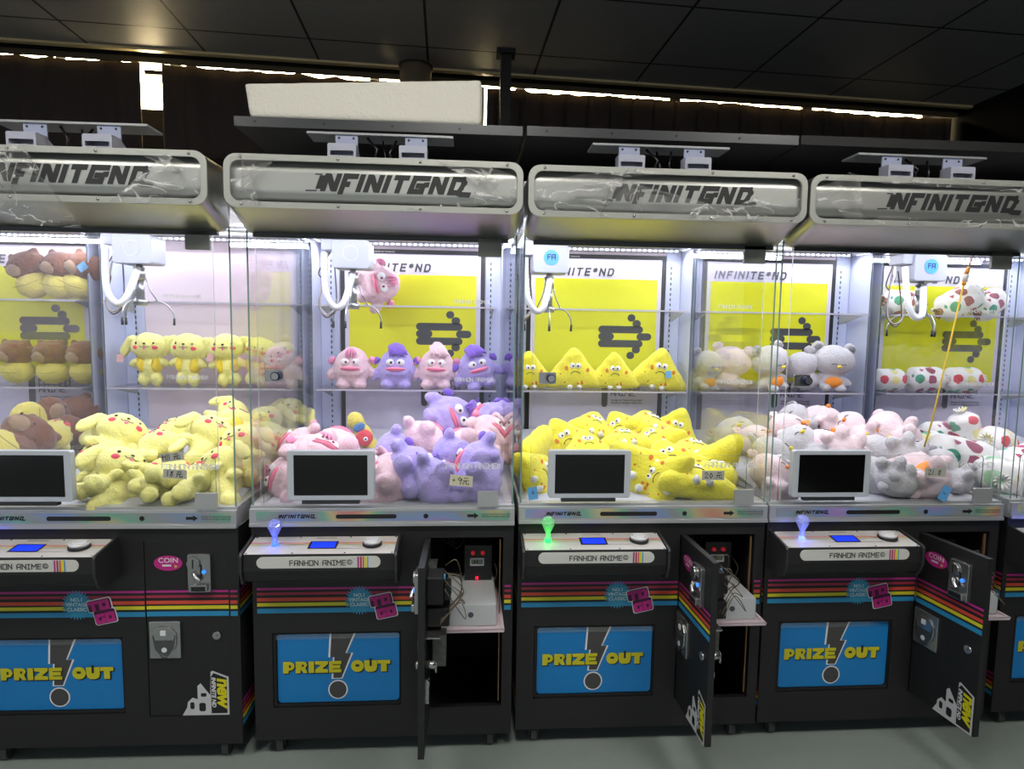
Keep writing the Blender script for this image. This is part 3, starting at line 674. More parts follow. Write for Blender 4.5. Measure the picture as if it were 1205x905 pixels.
    for x in (.045, .30, .52, .755):
        for z in (1.680, 1.8035):
            P(MB().ell((x, -.1515, z), (.0042, .003, .0042), seg=10, rings=6), 'header_screw', CHROME)
    # ---- brackets on top
    P(MB().box(.195, .605, -.055, .03, 1.897, 1.903), 'top_plate', mat('plate_grey', (158, 160, 164), .45, .4))
    for x in (.262, .457):
        hd = MB(); hd.ring(rrect(x, x + .077, 1.819, 1.860, .004, 2), rrect(x + .007, x + .070, 1.828, 1.841, .002, 2), -.100, -.094)
        hd.box(x, x + .077, -.094, -.055, 1.855, 1.860); hd.box(x, x + .004, -.094, -.055, 1.8125, 1.855); hd.box(x + .073, x + .077, -.094, -.055, 1.8125, 1.855)
        hd.prism([(-.055, 1.8125), (-.055, 1.858), (.03, 1.8125)], 'x', x + .070, x + .076); hd.box(x, x + .077, -.06, -.055, 1.8125, 1.858)
        h_ = P(hd, 'mounting_hood', PLASW)
        MB().box(x + .012, x + .074, -.050, -.046, 1.8125, 1.897).build('upright_tab', mat('tab_blue_grey', (160, 168, 196), .5), h_)
        MB().cyl((x + .022, -.051, 1.888), .0035, .001, 'y', 8).cyl((x + .062, -.051, 1.888), .0035, .001, 'y', 8).build('tab_screw', INK, h_)
        MB().box(x + .015, x + .06, -.046, .12, 1.8125, 1.822).build('arm_bar', DARKM, h_)
    cbm = MB(); cbm.tube([(.36, -.03, 1.895), (.39, -.05, 1.86), (.375, -.04, 1.813)], .0035, 8); cbm.tube([(.44, -.02, 1.893), (.425, -.05, 1.85), (.44, -.03, 1.813)], .0035, 8); cbm.tube([(.40, 0, 1.897), (.41, -.02, 1.84), (.40, 0, 1.813)], .003, 8)
    P(cbm, 'cable', mat('cable_black', (16, 16, 17), .3))
    for x in (.07, .70):
        for y in (.55, .85): P(MB().box(x, x + .03, y, y + .03, 1.80, 1.9400), 'roof_support', BLACK)
    # ---- control deck
    dk = MB(); prof = [(0, .716), (-.110, .700), (-.113, .652), (-.100, .618), (-.075, .605), (0, .605)]
    dk.prism(prof, 'x', .012, .444); deck = P(dk, 'control_deck', BLACK, bevel=.002)
    ck = [(0, .724), (-.112, .7065), (-.120, .698), (-.120, .648), (-.104, .610), (-.075, .598), (0, .598)]
    for x0, x1 in ((.004, .0118), (.4442, .452)): MB().prism(ck, 'x', x0, x1).build('side_cheek', mat('cheek_grey', (44, 44, 46), .4), deck, bevel=.001)
    sl = (.716 - .700) / .110
    def dq(mb, x0, x1, a, b, mi, off=.0008):
        mb.poly([(x0, -b, .716 - b * sl + off), (x1, -b, .716 - b * sl + off), (x1, -a, .716 - a * sl + off), (x0, -a, .716 - a * sl + off)], mi)
    dt = MB(); dq(dt, .014, .442, .003, .109, 0)
    for k, (a, b, m_) in enumerate(((.040, .045, 1), (.0475, .0505, 2), (.052, .054, 3), (.056, .058, 4))): dq(dt, .014, .442, a, b, m_, .0014)
    dq(dt, .20, .26, .012, .0145, 5, .0014); dq(dt, .27, .34, .078, .0795, 5, .0014)
    dt.build('deck_sheet', [mat('deck_white', (214, 210, 208), .28, coat=.5), mat('deck_pink', (222, 130, 140), .4), mat('deck_orange', (226, 170, 120), .4), mat('deck_yellow', (232, 224, 120), .4), mat('deck_teal', (150, 190, 180), .4), INK], deck, fix=False)
    dl = MB(); dq(dl, .186, .270, .034, .080, 0, .0016); dq(dl, .193, .264, .040, .074, 1, .0022)
    dl.build('lcd_display', [INK, LCDB], deck, fix=False)
    zb = .716 - .055 * sl
    MB().cyl((.372, -.055, zb), .029, .007, 'z', 28).build('button_base', INK, deck)
    bb = MB().cyl((.372, -.055, zb + .007), .026, .010, 'z', 28); bb.cyl((.372, -.055, zb + .017), .022, .003, 'z', 28, r2=.018); bb.build('push_button', mat('button_white', (232, 232, 236), .25), deck)
    for x in (.02, .15, .30, .436):
        for a in (.008, .104): MB().ell((x, -a, .716 - a * sl + .001), (.0032, .0032, .0015), seg=8, rings=4).build('deck_screw', CHROME, deck)
    cap = P(MB().prism(rrect(.052, .404, .661, .694, .0164), 'y', -.1150, -.108), 'deck_label', LBL)
    lt = MB(); pen(lt, 'FANHON ANIME', .0142, .18, facing(.146, -.1156, .6695), gap=.30)
    lt.build('lettering', INK, cap, fix=False)
    text('©', .021, INK, facing(.308, -.1156, .6705), cap, offset=.0003)
    ls = MB()
    for k, (x, w_) in enumerate(((.338, .005), (.3455, .005), (.353, .004), (.358, .007), (.3665, .003))): ls.poly([(x, -.1154, .661), (x + w_, -.1154, .661), (x + w_, -.1154, .694), (x, -.1154, .694)], k)
    ls.build('label_stripes', STR, cap, fix=False)
    # ---- casters
    for x in (.065, .735):
        for y in (.045, .85):
            w_ = MB().cyl((x - .011, y, .025), .025, .022, 'x', 20); cw = P(w_, 'caster', mat('caster_grey', (66, 65, 67), .4), bevel=.003)
            MB().box(x - .016, x - .012, y - .012, y + .012, .02, .0612).box(x + .012, x + .016, y - .012, y + .012, .02, .0612).box(x - .016, x + .016, y - .014, y + .014, .056, .0612).build('caster_fork', DARKM, cw)
    # ---- claw gantry
    P(MB().tube([(.01, .30, 1.675), (.79, .30, 1.675)], .009, 10).tube([(.01, .22, 1.675), (.79, .22, 1.675)], .009, 10), 'gantry_rail', SILVER)
    cl = MB().prism(rrect(-.062, .062, 0, .094, .010), 'y', -.045, .055); cl.prism(rrect(-.098, -.061, .060, .098, .006), 'y', -.035, .045)
    claw = P(cl, 'claw_carriage', PLASW, bevel=.003); claw['is_claw'] = 1
    ringm = MB(); ringm.ring([(.026 * math.cos(k / 14 * PI), .05 + .026 * math.sin(k / 14 * PI)) for k in range(28)], [(.0245 * math.cos(k / 14 * PI), .05 + .0245 * math.sin(k / 14 * PI)) for k in range(28)], -.0462, -.045)
    ringm.build('round_emblem', mat('emblem_grey', (206, 208, 222), .4), claw)
    hpts = curve([(-.088, -.03, .05), (-.087, -.04, -.01), (-.078, -.05, -.09), (-.052, -.05, -.130), (-.026, -.05, -.122), (-.010, -.03, -.07), (.002, -.01, -.010)], 60)
    MB().tube(hpts, [.0105 + .0012 * (k % 2) for k in range(len(hpts))], 10).build('coil_hose', mat('hose_white', (232, 232, 238), .4), claw)
    b_ = MB().cyl((0, 0, -.012), .010, .012, 'z', 14).cyl((0, 0, -.05), .017, .04, 'z', 18).cyl((0, 0, -.115), .013, .065, 'z', 16).cyl((0, 0, -.135), .020, .022, 'z', 16)
    b_.build('claw_head', mat('claw_steel', (170, 172, 176), .3, .85), claw)
    for k in range(3):
        a = R(25 + 120 * k); dx, dy = math.cos(a), math.sin(a)
        Pm = lambda r_, z: (dx * r_, dy * r_, z)
        t = MB().tube([Pm(.012, -.03), Pm(.030, -.085), Pm(.048, -.118)], .0024, 8).tube([Pm(.016, -.125), Pm(.048, -.118)], .0028, 8)
        t.tube(curve([Pm(.048, -.118), Pm(.075, -.130), Pm(.094, -.155), Pm(.098, -.178)], 12), .0025, 8)
        ao = t.build('claw_arm', mat('claw_steel'), claw)
        MB().tube([Pm(.098, -.176), Pm(.097, -.20)], [.0038, .0044], 8).build('claw_tip', mat('tip_rubber', (44, 44, 46), .5), claw)
    wb = MB()
    wb.tube(curve([(-.09, .03, .06), (-.105, .02, -.02), (-.115, .01, -.12), (-.095, 0, -.155), (-.065, 0, -.14), (-.058, 0, -.10)], 30), .0032, 6)
    wb.tube(curve([(-.085, .04, .06), (-.12, .02, -.01), (-.105, .02, -.04), (-.118, .01, -.12), (-.09, 0, -.165), (-.06, .01, -.12), (-.07, .03, .04)], 36), .0026, 6, 1)
    wb.build('cable_loop', [mat('cable_beige', (170, 164, 158), .5), mat('cable_brown', (96, 78, 82), .5)], claw, fix=False)
    # ---- tablet on the glass
    tb = P(MB().prism(rrect(.088, .345, .838, .988, .008), 'y', -.032, -.0105), 'tablet', TABL, bevel=.0015)
    MB().box(.108, .325, -.0328, -.032, .853, .975).build('screen', SCRN, tb)
    MB().box(.13, .30, -.030, -.012, .826, .838).build('tablet_foot', DARKM, tb)
    return root

# ------------------------------------------------------------------ the row of machines
MX = [-1.395, -.5609, .2737, 1.0894, 1.8989, 2.7432]; MY = [-.01, -.0054, 0, .0169, .0212, .0441]; MA = [-.0102, -.0102, .0025, .0008, .0076, 0]
MLAB = ['black claw machine cut by the left picture edge, holding brown and yellow plushes',
        'black claw machine full of yellow puppy plushes, its coin door closed',
        'black claw machine with pink and purple monster plushes, coin door open edge-on',
        'black claw machine with bright yellow wedge plushes and a green lit joystick',
        'black claw machine with grey and pink bear plushes, open coin door showing stickers',
        'black claw machine at the right picture edge holding fruit print bolster plushes']
CLAWS = {0: (.40, .295), 1: (.388, .295), 2: (.257, .295), 3: (.118, .295), 4: (.686, .295), 5: (.62, .45)}
def glow_joystick(root, col, rgb, lit=1.):
    """crystal joystick with a lit foot"""
    zb = .7080; x, y = .087, -.055
    g, nt, o = new_nodes('joystick_crystal_' + col); N, L = nt.nodes, nt.links
    b = N.new('ShaderNodeBsdfPrincipled'); b.inputs['Base Color'].default_value = srgb(tuple(min(255, int(150 + .4 * c)) for c in rgb)); b.inputs['Roughness'].default_value = .06
    b.inputs['Coat Weight'].default_value = .5; b.inputs['Emission Color'].default_value = srgb(rgb); b.inputs['Emission Strength'].default_value = .12
    t = N.new('ShaderNodeBsdfTransparent'); mx = N.new('ShaderNodeMixShader'); mx.inputs[0].default_value = .6
    L.new(t.outputs[0], mx.inputs[1]); L.new(b.outputs[0], mx.inputs[2]); L.new(mx.outputs[0], o.inputs[0])
    prof = [(.0085, .012), (.0075, .028), (.010, .033), (.0195, .054), (.0205, .061), (.017, .071), (.010, .077)]
    mb = MB(); seg = 10; vs = [(x + r * math.cos(2 * PI * k / seg + (i % 2) * PI / seg), y + r * math.sin(2 * PI * k / seg + (i % 2) * PI / seg), zb + z) for i, (r, z) in enumerate(prof) for k in range(seg)]
    fs = []
    for i in range(len(prof) - 1):
        for k in range(seg):
            a, b2, c, d = i * seg + k, i * seg + (k + 1) % seg, (i + 1) * seg + k, (i + 1) * seg + (k + 1) % seg
            fs += ([(a, b2, c), (b2, d, c)] if i % 2 else [(a, b2, d), (a, d, c)])
    fs += [tuple(range(seg))[::-1], tuple(range((len(prof) - 1) * seg, len(prof) * seg))]
    mb.add(vs, fs); j = mb.build('joystick', g, root)
    MB().cyl((x, y, zb - .001), .012, .013, 'z', 20, r2=.008).build('joystick_foot', mat('glow_' + col, rgb, .3, emit=rgb, es=3.5), j)
    ld = bpy.data.lights.new('joystick_glow', 'POINT'); ld.energy = .03 * lit; ld.color = srgb(rgb)[:3]; ld.shadow_soft_size = .006
    lo = bpy.data.objects.new('joystick_glow', ld); C.objects.link(lo); lo.parent = root; lo.location = (x, y - .022, zb + .022)
def insides(root):
    """what the open coin door shows: counter box, cash tray, wires"""
    b = MB().box(.647, .736, .10, .20, .500, .648).build('counter_box', mat('counter_black', (26, 26, 28), .5), root)
    for x in (.674, .706): MB().cyl((x, .100, .624), .0065, -.008, 'y', 14).build('red_knob', REDL, b)
    f = MB().ring(rrect(.665, .711, .580, .606, .002, 2), rrect(.669, .707, .584, .602, .001, 2), .097, .1); f.build('display_frame', WINK, b)
    MB().box(.669, .707, .0985, .0995, .584, .602).box(.677, .682, .098, .0986, .589, .597, 1).box(.686, .691, .098, .0986, .589, .597, 1).build('counter_display', [mat('lcd_green_grey', (120, 134, 116), .3), INK], b, fix=False)
    MB().box(.684, .692, .096, .1, .535, .542).build('status_led', REDX, b)
    t = MB().prism([(.565, -.105), (.768, -.105), (.762, .30), (.571, .30)], 'z', .452, .460, 0); t.box(.565, .575, -.105, .20, .460, .463); t.box(.758, .768, -.105, .2, .460, .463); t.box(.565, .768, -.105, -.097, .460, .463)
    tr = t.build('cash_tray', mat('tray_pink_white', (214, 196, 204), .5), root, bevel=.0015)
    MB().box(.590, .745, -.080, .18, .4605, .530).build('cash_box', mat('cash_box_grey', (186, 190, 194), .45), tr, bevel=.003)
    MB().cyl((.668, -.0805, .497), .0085, -.0015, 'y', 20).build('cash_box_hole', mat('hole_slate', (70, 74, 84), .4), tr)  # dark disc set on the box front in place of its round hole
    sh = MB().box(.575, .765, .17, .40, .530, .56).box(.60, .66, .165, .17, .545, .555); sh.build('inner_shelf', INNER, root)
    w = MB(); rnd = random.Random(3)
    for k in range(4):
        x = .56 + .015 * k; w.tube(curve([(x, .16, .70), (x + .01, .10, .67 - .01 * k), (x + .04, .13, .66), (x + .06, .2, .69)]), .0018, 6)
    w.tube(curve([(.738, .12, .60), (.752, .08, .57), (.745, .09, .53), (.73, .12, .51)]), .002, 6)
    w.build('loose_wire', mat('wire_dark', (60, 56, 50), .5), root)
    MB().box(.757, .760, .004, .012, .17, .70).build('opening_edge', mat('raw_edge_brown', (120, 92, 62), .6), root)
def price(root, x, z, w, h, scribble, rot=0., paper=PAPER, name='price_label'):
    M0 = Matrix.Translation((x, -.0112, z)) @ Matrix.Rotation(R(rot), 4, 'Y')
    p = MB().poly([tuple(M0 @ Vector(v)) for v in ((0, 0, 0), (w, 0, 0), (w, 0, h), (0, 0, h))]).build(name, paper, root, fix=False)
    if scribble:
        s = MB(); s.strokes([[(a * w, b * h) for a, b in l] for l in scribble], .0022, M0 @ Matrix.Translation((0, -.0006, 0)) @ Matrix.Rotation(R(90), 4, 'X')); s.build('handwriting', INK, p, fix=False)
    return p
YUAN = lambda x: [[(x, .75), (x + .16, .78)], [(x - .04, .52), (x + .2, .55)], [(x + .04, .52), (x - .04, .18)], [(x + .1, .54), (x + .1, .24), (x + .2, .2), (x + .22, .32)]]
TWO = lambda x: [[(x, .68), (x + .06, .82), (x + .13, .7), (x + .02, .25), (x + .16, .25)]]
ZERO = lambda x: [[(x + .06, .75), (x, .5), (x + .06, .22), (x + .13, .45), (x + .06, .75)]]
NINE = lambda x: [[(x + .16, .62), (x + .08, .8), (x, .65), (x + .08, .5), (x + .16, .66), (x + .1, .18)]]
ONE = lambda x: [[(x, .8), (x - .02, .22)]]
EIGHT = lambda x: [[(x + .12, .75), (x + .02, .7), (x + .12, .35), (x + .05, .2), (x, .35), (x + .12, .75)]]
def film(root, seed, outline, y=-.153, rot=0., name='plastic_film', amp=.006, dens=.012):
    """crinkled clear film: an outline filled with a fine wavy sheet"""
    bm = bmesh.new(); vs = [bm.verts.new((p[0], 0, p[1])) for p in outline]; bm.faces.new(vs)
    bmesh.ops.triangulate(bm, faces=bm.faces)
    for _ in range(5):
        es = [e for e in bm.edges if e.calc_length() > dens]
        if not es: break
        bmesh.ops.subdivide_edges(bm, edges=es, cuts=1); bmesh.ops.triangulate(bm, faces=bm.faces)
    for v in bm.verts:
        p = Vector((v.co.x * 26, seed * 7.3, v.co.z * 34)); n = abs(noise.noise(p)) + .5 * abs(noise.noise(p * 2.3))
        v.co.y = y - amp * n * 1.6
    me = bpy.data.meshes.new(name); bm.to_mesh(me); bm.free(); me.materials.append(FILM)
    for p in me.polygons: p.use_smooth = (p.index % 3 != 0)
    o = bpy.data.objects.new(name, me); C.objects.link(o); o.parent = root; return o

proto = make_machine()
machines = []
for i in range(6):
    r = proto if i == 5 else copy_tree(proto)
    r.location = (MX[i], MY[i], 0); r.rotation_euler = (0, 0, MA[i])
    tag(r, MLAB[i], 'claw machine', 'claw machines in a row'); machines.append(r)
for i, r in enumerate(machines):
    for k in list(kids(r)):
        n = k.name.split('.')[0]
        if n == 'claw_carriage':
            k.location = (CLAWS[i][0], CLAWS[i][1], 1.552)
            for q in kids(k):
                if i in (3, 4) and q.name.startswith('round_emblem'): bpy.data.objects.remove(q)
            if i in (3, 4):
                MB().cyl((.0, -.0455, .052), .026, -.0015, 'y', 28).build('lit_emblem', mat('emblem_lit', (70, 150, 240), .4, emit=(90, 130, 240), es=.55), k)
                t = MB(); pen(t, 'FA', .016, .2, facing(-.012, -.0476, .046), gap=.25); t.build('lettering', INK, k, fix=False)
        elif n == 'coin_door' and i in (2, 3, 4): k.rotation_euler = (0, 0, R({2: -90.5, 3: -88.0, 4: -84.0}[i]))
        elif n == 'tablet': k.location = ({2: .03, 3: 0, 4: -.03}.get(i, 0), 0, 0)
        elif n == 'control_deck': pass
        elif i == 1 and n == 'poster':
            for q in kids(k): bpy.data.objects.remove(q)
            bpy.data.objects.remove(k)
    if i in (2, 3, 4): insides(r)
for i, (nm, rgb) in {1: ('blue', (60, 70, 255)), 2: ('blue2', (50, 80, 255)), 3: ('green', (30, 235, 80)), 4: ('blue3', (90, 110, 255)), 5: ('blue4', (60, 90, 255))}.items(): glow_joystick(machines[i], nm, rgb)
price(machines[1], .590, .950, .066, .026, [[(.1, .8), (.08, .2)], [(.04, .6), (.2, .62)], [(.22, .8), (.2, .2)], [(.3, .8), (.28, .2)], [(.38, .8), (.36, .25)]] + YUAN(.6), -8)
price(machines[1], .592, .905, .068, .027, ONE(.2) + EIGHT(.3) + YUAN(.6), 4)
price(machines[2], .599, .878, .070, .034, [[(.12, .5), (.22, .5)], [(.17, .6), (.17, .4)]] + NINE(.36) + YUAN(.62), 5, mat('label_cream', (206, 202, 176), .7))
price(machines[3], .580, .889, .073, .031, TWO(.12) + ZERO(.34) + [[(.55, .25), (.56, .25)]] + YUAN(.68), 0)
price(machines[4], .516, .899, .072, .029, TWO(.14) + ONE(.38) + [[(.46, .3), (.47, .3)]] + EIGHT(.62), 2)
TAGB = mat('tag_blue', (92, 160, 214), .5)
price(machines[3], .030, .826, .030, .040, [[(.4, .5), (.6, .5), (.5, .7)]], -8, TAGB, 'blue_tag')
price(machines[4], .565, .826, .032, .050, [[(.3, .5), (.6, .5)]], 24, TAGB, 'blue_tag')
F = film
F(machines[1], 1, [(.29, 1.80), (.33, 1.815), (.37, 1.78), (.41, 1.70), (.46, 1.62), (.49, 1.60), (.30, 1.61), (.25, 1.63), (.24, 1.70), (.26, 1.76)], y=-.158, amp=.02)
F(machines[1], 2, [(.62, 1.805), (.70, 1.80), (.775, 1.765), (.78, 1.70), (.72, 1.675), (.55, 1.672), (.68, 1.71), (.735, 1.74)], amp=.006)
F(machines[2], 3, [(.02, 1.80), (.05, 1.805), (.14, 1.80), (.07, 1.765), (.05, 1.71), (.10, 1.675), (.02, 1.685)], amp=.005)
F(machines[2], 4, [(.56, 1.808), (.68, 1.805), (.775, 1.775), (.785, 1.72), (.76, 1.70), (.66, 1.69), (.45, 1.674), (.70, 1.71), (.735, 1.75), (.68, 1.785)], amp=.006)
F(machines[3], 5, [(.02, 1.76), (.13, 1.785), (.28, 1.806), (.42, 1.80), (.24, 1.78), (.10, 1.745), (.16, 1.70), (.36, 1.69), (.56, 1.685), (.70, 1.675), (.20, 1.672), (.03, 1.69)], amp=.006)
F(machines[3], 6, [(.58, 1.71), (.66, 1.745), (.69, 1.72), (.775, 1.74), (.775, 1.68), (.60, 1.676)], amp=.010)
F(machines[4], 7, [(.01, 1.77), (.06, 1.79), (.10, 1.815), (.14, 1.81), (.12, 1.76), (.16, 1.675), (.12, 1.675), (.05, 1.74), (.02, 1.73)], amp=.010)
F(machines[4], 8, [(.20, 1.806), (.50, 1.806), (.78, 1.80), (.78, 1.77), (.45, 1.785), (.20, 1.79)], amp=.004)
F(machines[4], 9, [(.15, 1.674), (.45, 1.674), (.74, 1.680), (.78, 1.72), (.60, 1.70), (.40, 1.69), (.22, 1.70)], amp=.006)
# coiled orange wire in the gap between two headers
wm = MB()
for k in range(3): wm.tube([(.252 + .003 * k, -.03 + .02 * k, 1.80), (.236 + .004 * k, .02 + .02 * k, 1.845 - .006 * k), (.20, .10, 1.835 - .01 * k), (.215, .16, 1.8035)], .0022, 6)
tag(wm.build('orange_wires', mat('wire_orange', (200, 110, 40), .5), None), 'bundle of orange wires in the gap between the puppy and monster headers', 'wires')
# yellow stick hanging on the glass of the bear machine
sm = MB(); sx0, sz0, sx1, sz1 = .600, 1.555, .505, .997
sk = sm.tube([(sx0 - .0055, -.016, sz0 - .032), (sx1 + .02, -.015, .5 * (sz0 + sz1) - .19), (sx1, -.014, sz1)], .0027, 8).build('yellow_stick', mat('stick_yellow', (214, 180, 50), .5))
sk.location = (MX[4], MY[4], 0); sk.rotation_euler = (0, 0, MA[4]); tag(sk, 'thin yellow stick hanging on the glass of the bear machine by an orange cord', 'stick')
MB().tube([(sx0 + .022, -.0145, 1.612), (sx0 + .012, -.015, 1.592), (sx0 + .006, -.016, 1.57)], .0018, 6).build('cord', mat('cord_orange', (222, 150, 100), .5), sk)
MB().tube([(sx0 + .007, -.016, 1.575), (sx0 + .003, -.016, 1.562), (sx0, -.016, 1.552)], [.004, .0065, .006], 8).tube([(sx0 - .004, -.016, 1.531), (sx0 - .0055, -.016, 1.518)], .006, 8).build('stick_cap', mat('cap_orange', (222, 150, 40), .5), sk)
MB().tube([(sx0, -.016, 1.552), (sx0 - .004, -.016, 1.530)], .0075, 10).build('paper_sleeve', mat('sleeve_white', (206, 204, 200), .5), sk)

# ------------------------------------------------------------------ plush toys
def fur(name, col, var=.10):
    m, nt, o = new_nodes(name); N, L = nt.nodes, nt.links
    b = N.new('ShaderNodeBsdfPrincipled'); b.inputs['Roughness'].default_value = .85; b.inputs['Specular IOR Level'].default_value = .2
    b.inputs['Sheen Weight'].default_value = .35; b.inputs['Sheen Roughness'].default_value = .45
    tc = N.new('ShaderNodeTexCoord'); n = N.new('ShaderNodeTexNoise'); n.inputs['Scale'].default_value = 130; n.inputs['Detail'].default_value = 4; n.inputs['Roughness'].default_value = .7
    n2 = N.new('ShaderNodeTexNoise'); n2.inputs['Scale'].default_value = 26; n2.inputs['Detail'].default_value = 3
    L.new(tc.outputs['Object'], n.inputs[0]); L.new(tc.outputs['Object'], n2.inputs[0])
    bp = N.new('ShaderNodeBump'); bp.inputs['Strength'].default_value = .8; bp.inputs['Distance'].default_value = .008
    L.new(n.outputs['Fac'], bp.inputs['Height']); L.new(bp.outputs[0], b.inputs['Normal'])
    mx = N.new('ShaderNodeMix'); mx.data_type = 'RGBA'; c = srgb(col)
    mx.inputs['A'].default_value = tuple(x * (1 - 1.6 * var) for x in c[:3]) + (1,); mx.inputs['B'].default_value = tuple(min(1, x * (1 + var)) for x in c[:3]) + (1,)
    L.new(n2.outputs['Fac'], mx.inputs['Factor']); L.new(mx.outputs['Result'], b.inputs['Base Color']); L.new(b.outputs[0], o.inputs[0])
    return m
FY = fur('fur_yellow', (254, 242, 150)); FYB = fur('fur_bright_yellow', (252, 236, 62)); FPK = fur('fur_pink', (244, 206, 218)); FPU = fur('fur_purple', (186, 170, 238))
FGR = fur('fur_grey', (200, 197, 202)); FPG = fur('fur_pale_pink', (240, 216, 222)); FBR = fur('fur_brown', (132, 84, 58)); FBY = fur('fur_bib_yellow', (238, 222, 108))
FCR = fur('fur_cream', (238, 222, 200)); FDP = fur('fur_deep_purple', (134, 98, 208)); FHP = fur('fur_hot_pink', (244, 150, 190)); FWH = fur('fur_white', (240, 238, 236))
FVE = fur('fur_vest', (246, 216, 60)); FDG = fur('fur_dark_grey', (150, 148, 154)); FTA = fur('fur_tan', (170, 140, 110)); FRD = fur('fur_red', (226, 84, 96)); FBL = fur('fur_patch_blue', (86, 130, 190))
def fruit(name, cols, scale):
    m, nt, o = new_nodes(name); N, L = nt.nodes, nt.links
    b = N.new('ShaderNodeBsdfPrincipled'); b.inputs['Roughness'].default_value = .8; b.inputs['Sheen Weight'].default_value = .2
    tc = N.new('ShaderNodeTexCoord'); nz = N.new('ShaderNodeTexNoise'); nz.inputs['Scale'].default_value = 45; nz.inputs['Detail'].default_value = 1
    va = N.new('ShaderNodeVectorMath'); va.operation = 'MULTIPLY_ADD'; va.inputs[1].default_value = (.014, .014, .014)
    L.new(tc.outputs['Object'], nz.inputs[0]); L.new(nz.outputs['Color'], va.inputs[0]); L.new(tc.outputs['Object'], va.inputs[2])
    v = N.new('ShaderNodeTexVoronoi'); v.inputs['Scale'].default_value = scale; v.inputs['Randomness'].default_value = .55; L.new(va.outputs[0], v.inputs['Vector'])
    th = N.new('ShaderNodeMath'); th.operation = 'LESS_THAN'; th.inputs[1].default_value = .40; L.new(v.outputs['Distance'], th.inputs[0])
    sp = N.new('ShaderNodeSeparateColor'); L.new(v.outputs['Color'], sp.inputs[0])
    r = N.new('ShaderNodeValToRGB'); r.color_ramp.interpolation = 'CONSTANT'; e = r.color_ramp.elements
    e[0].color = srgb(cols[0]); e[1].position = 1 / len(cols); e[1].color = srgb(cols[1])
    for k in range(2, len(cols)): q = e.new(k / len(cols)); q.color = srgb(cols[k])
    L.new(sp.outputs[0], r.inputs[0]); mx = N.new('ShaderNodeMix'); mx.data_type = 'RGBA'; mx.inputs['A'].default_value = srgb(240, 236, 236)
    L.new(th.outputs[0], mx.inputs['Factor']); L.new(r.outputs[0], mx.inputs['B']); L.new(mx.outputs['Result'], b.inputs['Base Color']); L.new(b.outputs[0], o.inputs[0])
    return m
FA = fruit('fabric_apples', [(206, 60, 76), (232, 224, 150), (196, 50, 70), (90, 166, 130), (214, 80, 100)], 17)
FL = fruit('fabric_leaves', [(40, 150, 120), (150, 56, 90), (44, 156, 128), (166, 60, 96), (40, 150, 120)], 20)
FG = fruit('fabric_green', [(190, 214, 90), (170, 210, 170), (236, 232, 70), (150, 200, 160), (210, 224, 120)], 14)
EYW, EYB = mat('eye_white', (236, 236, 240), .35), mat('eye_dark', (30, 24, 26), .3)
CHK, MOUTH, BEAK, ORNG = mat('cheek_red', (232, 70, 96), .7), mat('mouth_pink', (240, 130, 160), .6), mat('beak_yellow', (226, 200, 50), .5), mat('belly_orange', (232, 140, 50), .6)
TAGP, TAGL = mat('tag_pink', (228, 178, 176), .5), mat('tag_light_blue', (110, 176, 226), .5)
def blend(mb, voxel=.005, smooth=10, amp=.0022, fs=55., name='body'):
    """melt overlapping ellipsoids into one soft body and ruffle it"""
    me = mb.mesh(name, FY); o = bpy.data.objects.new('tmp', me); C.objects.link(o)
    r = o.modifiers.new('r', 'REMESH'); r.mode = 'VOXEL'; r.voxel_size = voxel; r.use_smooth_shade = True
    s = o.modifiers.new('s', 'SMOOTH'); s.factor = .5; s.iterations = smooth
    dg = bpy.context.evaluated_depsgraph_get(); out = bpy.data.meshes.new_from_object(o.evaluated_get(dg)); bpy.data.objects.remove(o)
    ns = [v.normal.copy() for v in out.vertices]
    for v, n in zip(out.vertices, ns):
        v.co += n * (amp * noise.noise(v.co * fs) + amp * 1.1 * noise.noise(v.co * fs * .4) + amp * .7 * abs(noise.noise(v.co * fs * 2.2)))
    for p in out.polygons: p.use_smooth = True
    out.name = name; return out
def mo(me, name, parent, m=None):
    if m: me.materials.clear(); me.materials.append(m)
    o = bpy.data.objects.new(name, me); C.objects.link(o); o.parent = parent; return o
def fuzz(mb, name, m, parent, voxel=.005, smooth=4, amp=.0015): return mo(blend(mb, voxel, smooth, amp, 90., name), name, parent, m)
def on(c, r, x, z, out=0.):
    """point on the front of an ellipsoid"""
    q = 1 - ((x - c[0]) / r[0]) ** 2 - ((z - c[2]) / r[2]) ** 2
    return (x, c[1] - r[1] * math.sqrt(max(q, .02)) - out, z)
def patch(mb, c, r, cx, cz, rx, rz, mi=0, out=.0012, n=3):
    """small rounded patch hugging the ellipsoid surface"""
    mb_pts = []; seg = 14
    vs = [on(c, r, cx, cz, out + .0015)]; fs = []
    for j in range(1, n + 1):
        for k in range(seg):
            a = 2 * PI * k / seg; x, z = cx + rx * j / n * math.cos(a), cz + rz * j / n * math.sin(a); vs.append(on(c, r, x, z, (out + .0015) * (1 - (j / n) ** 3) - .0004 * (j == n)))
    fs = [(0, 1 + k, 1 + (k + 1) % seg) for k in range(seg)]
    for j in range(n - 1):
        for k in range(seg): a = 1 + j * seg + k; b_ = 1 + j * seg + (k + 1) % seg; fs.append((a, a + seg, b_ + seg, b_))
    mb.add(vs, fs, mi, True)
def line_on(mb, c, r, pts, t, mi=0): mb.tube([on(c, r, x, z, .001) for x, z in pts], t, 6, mi)
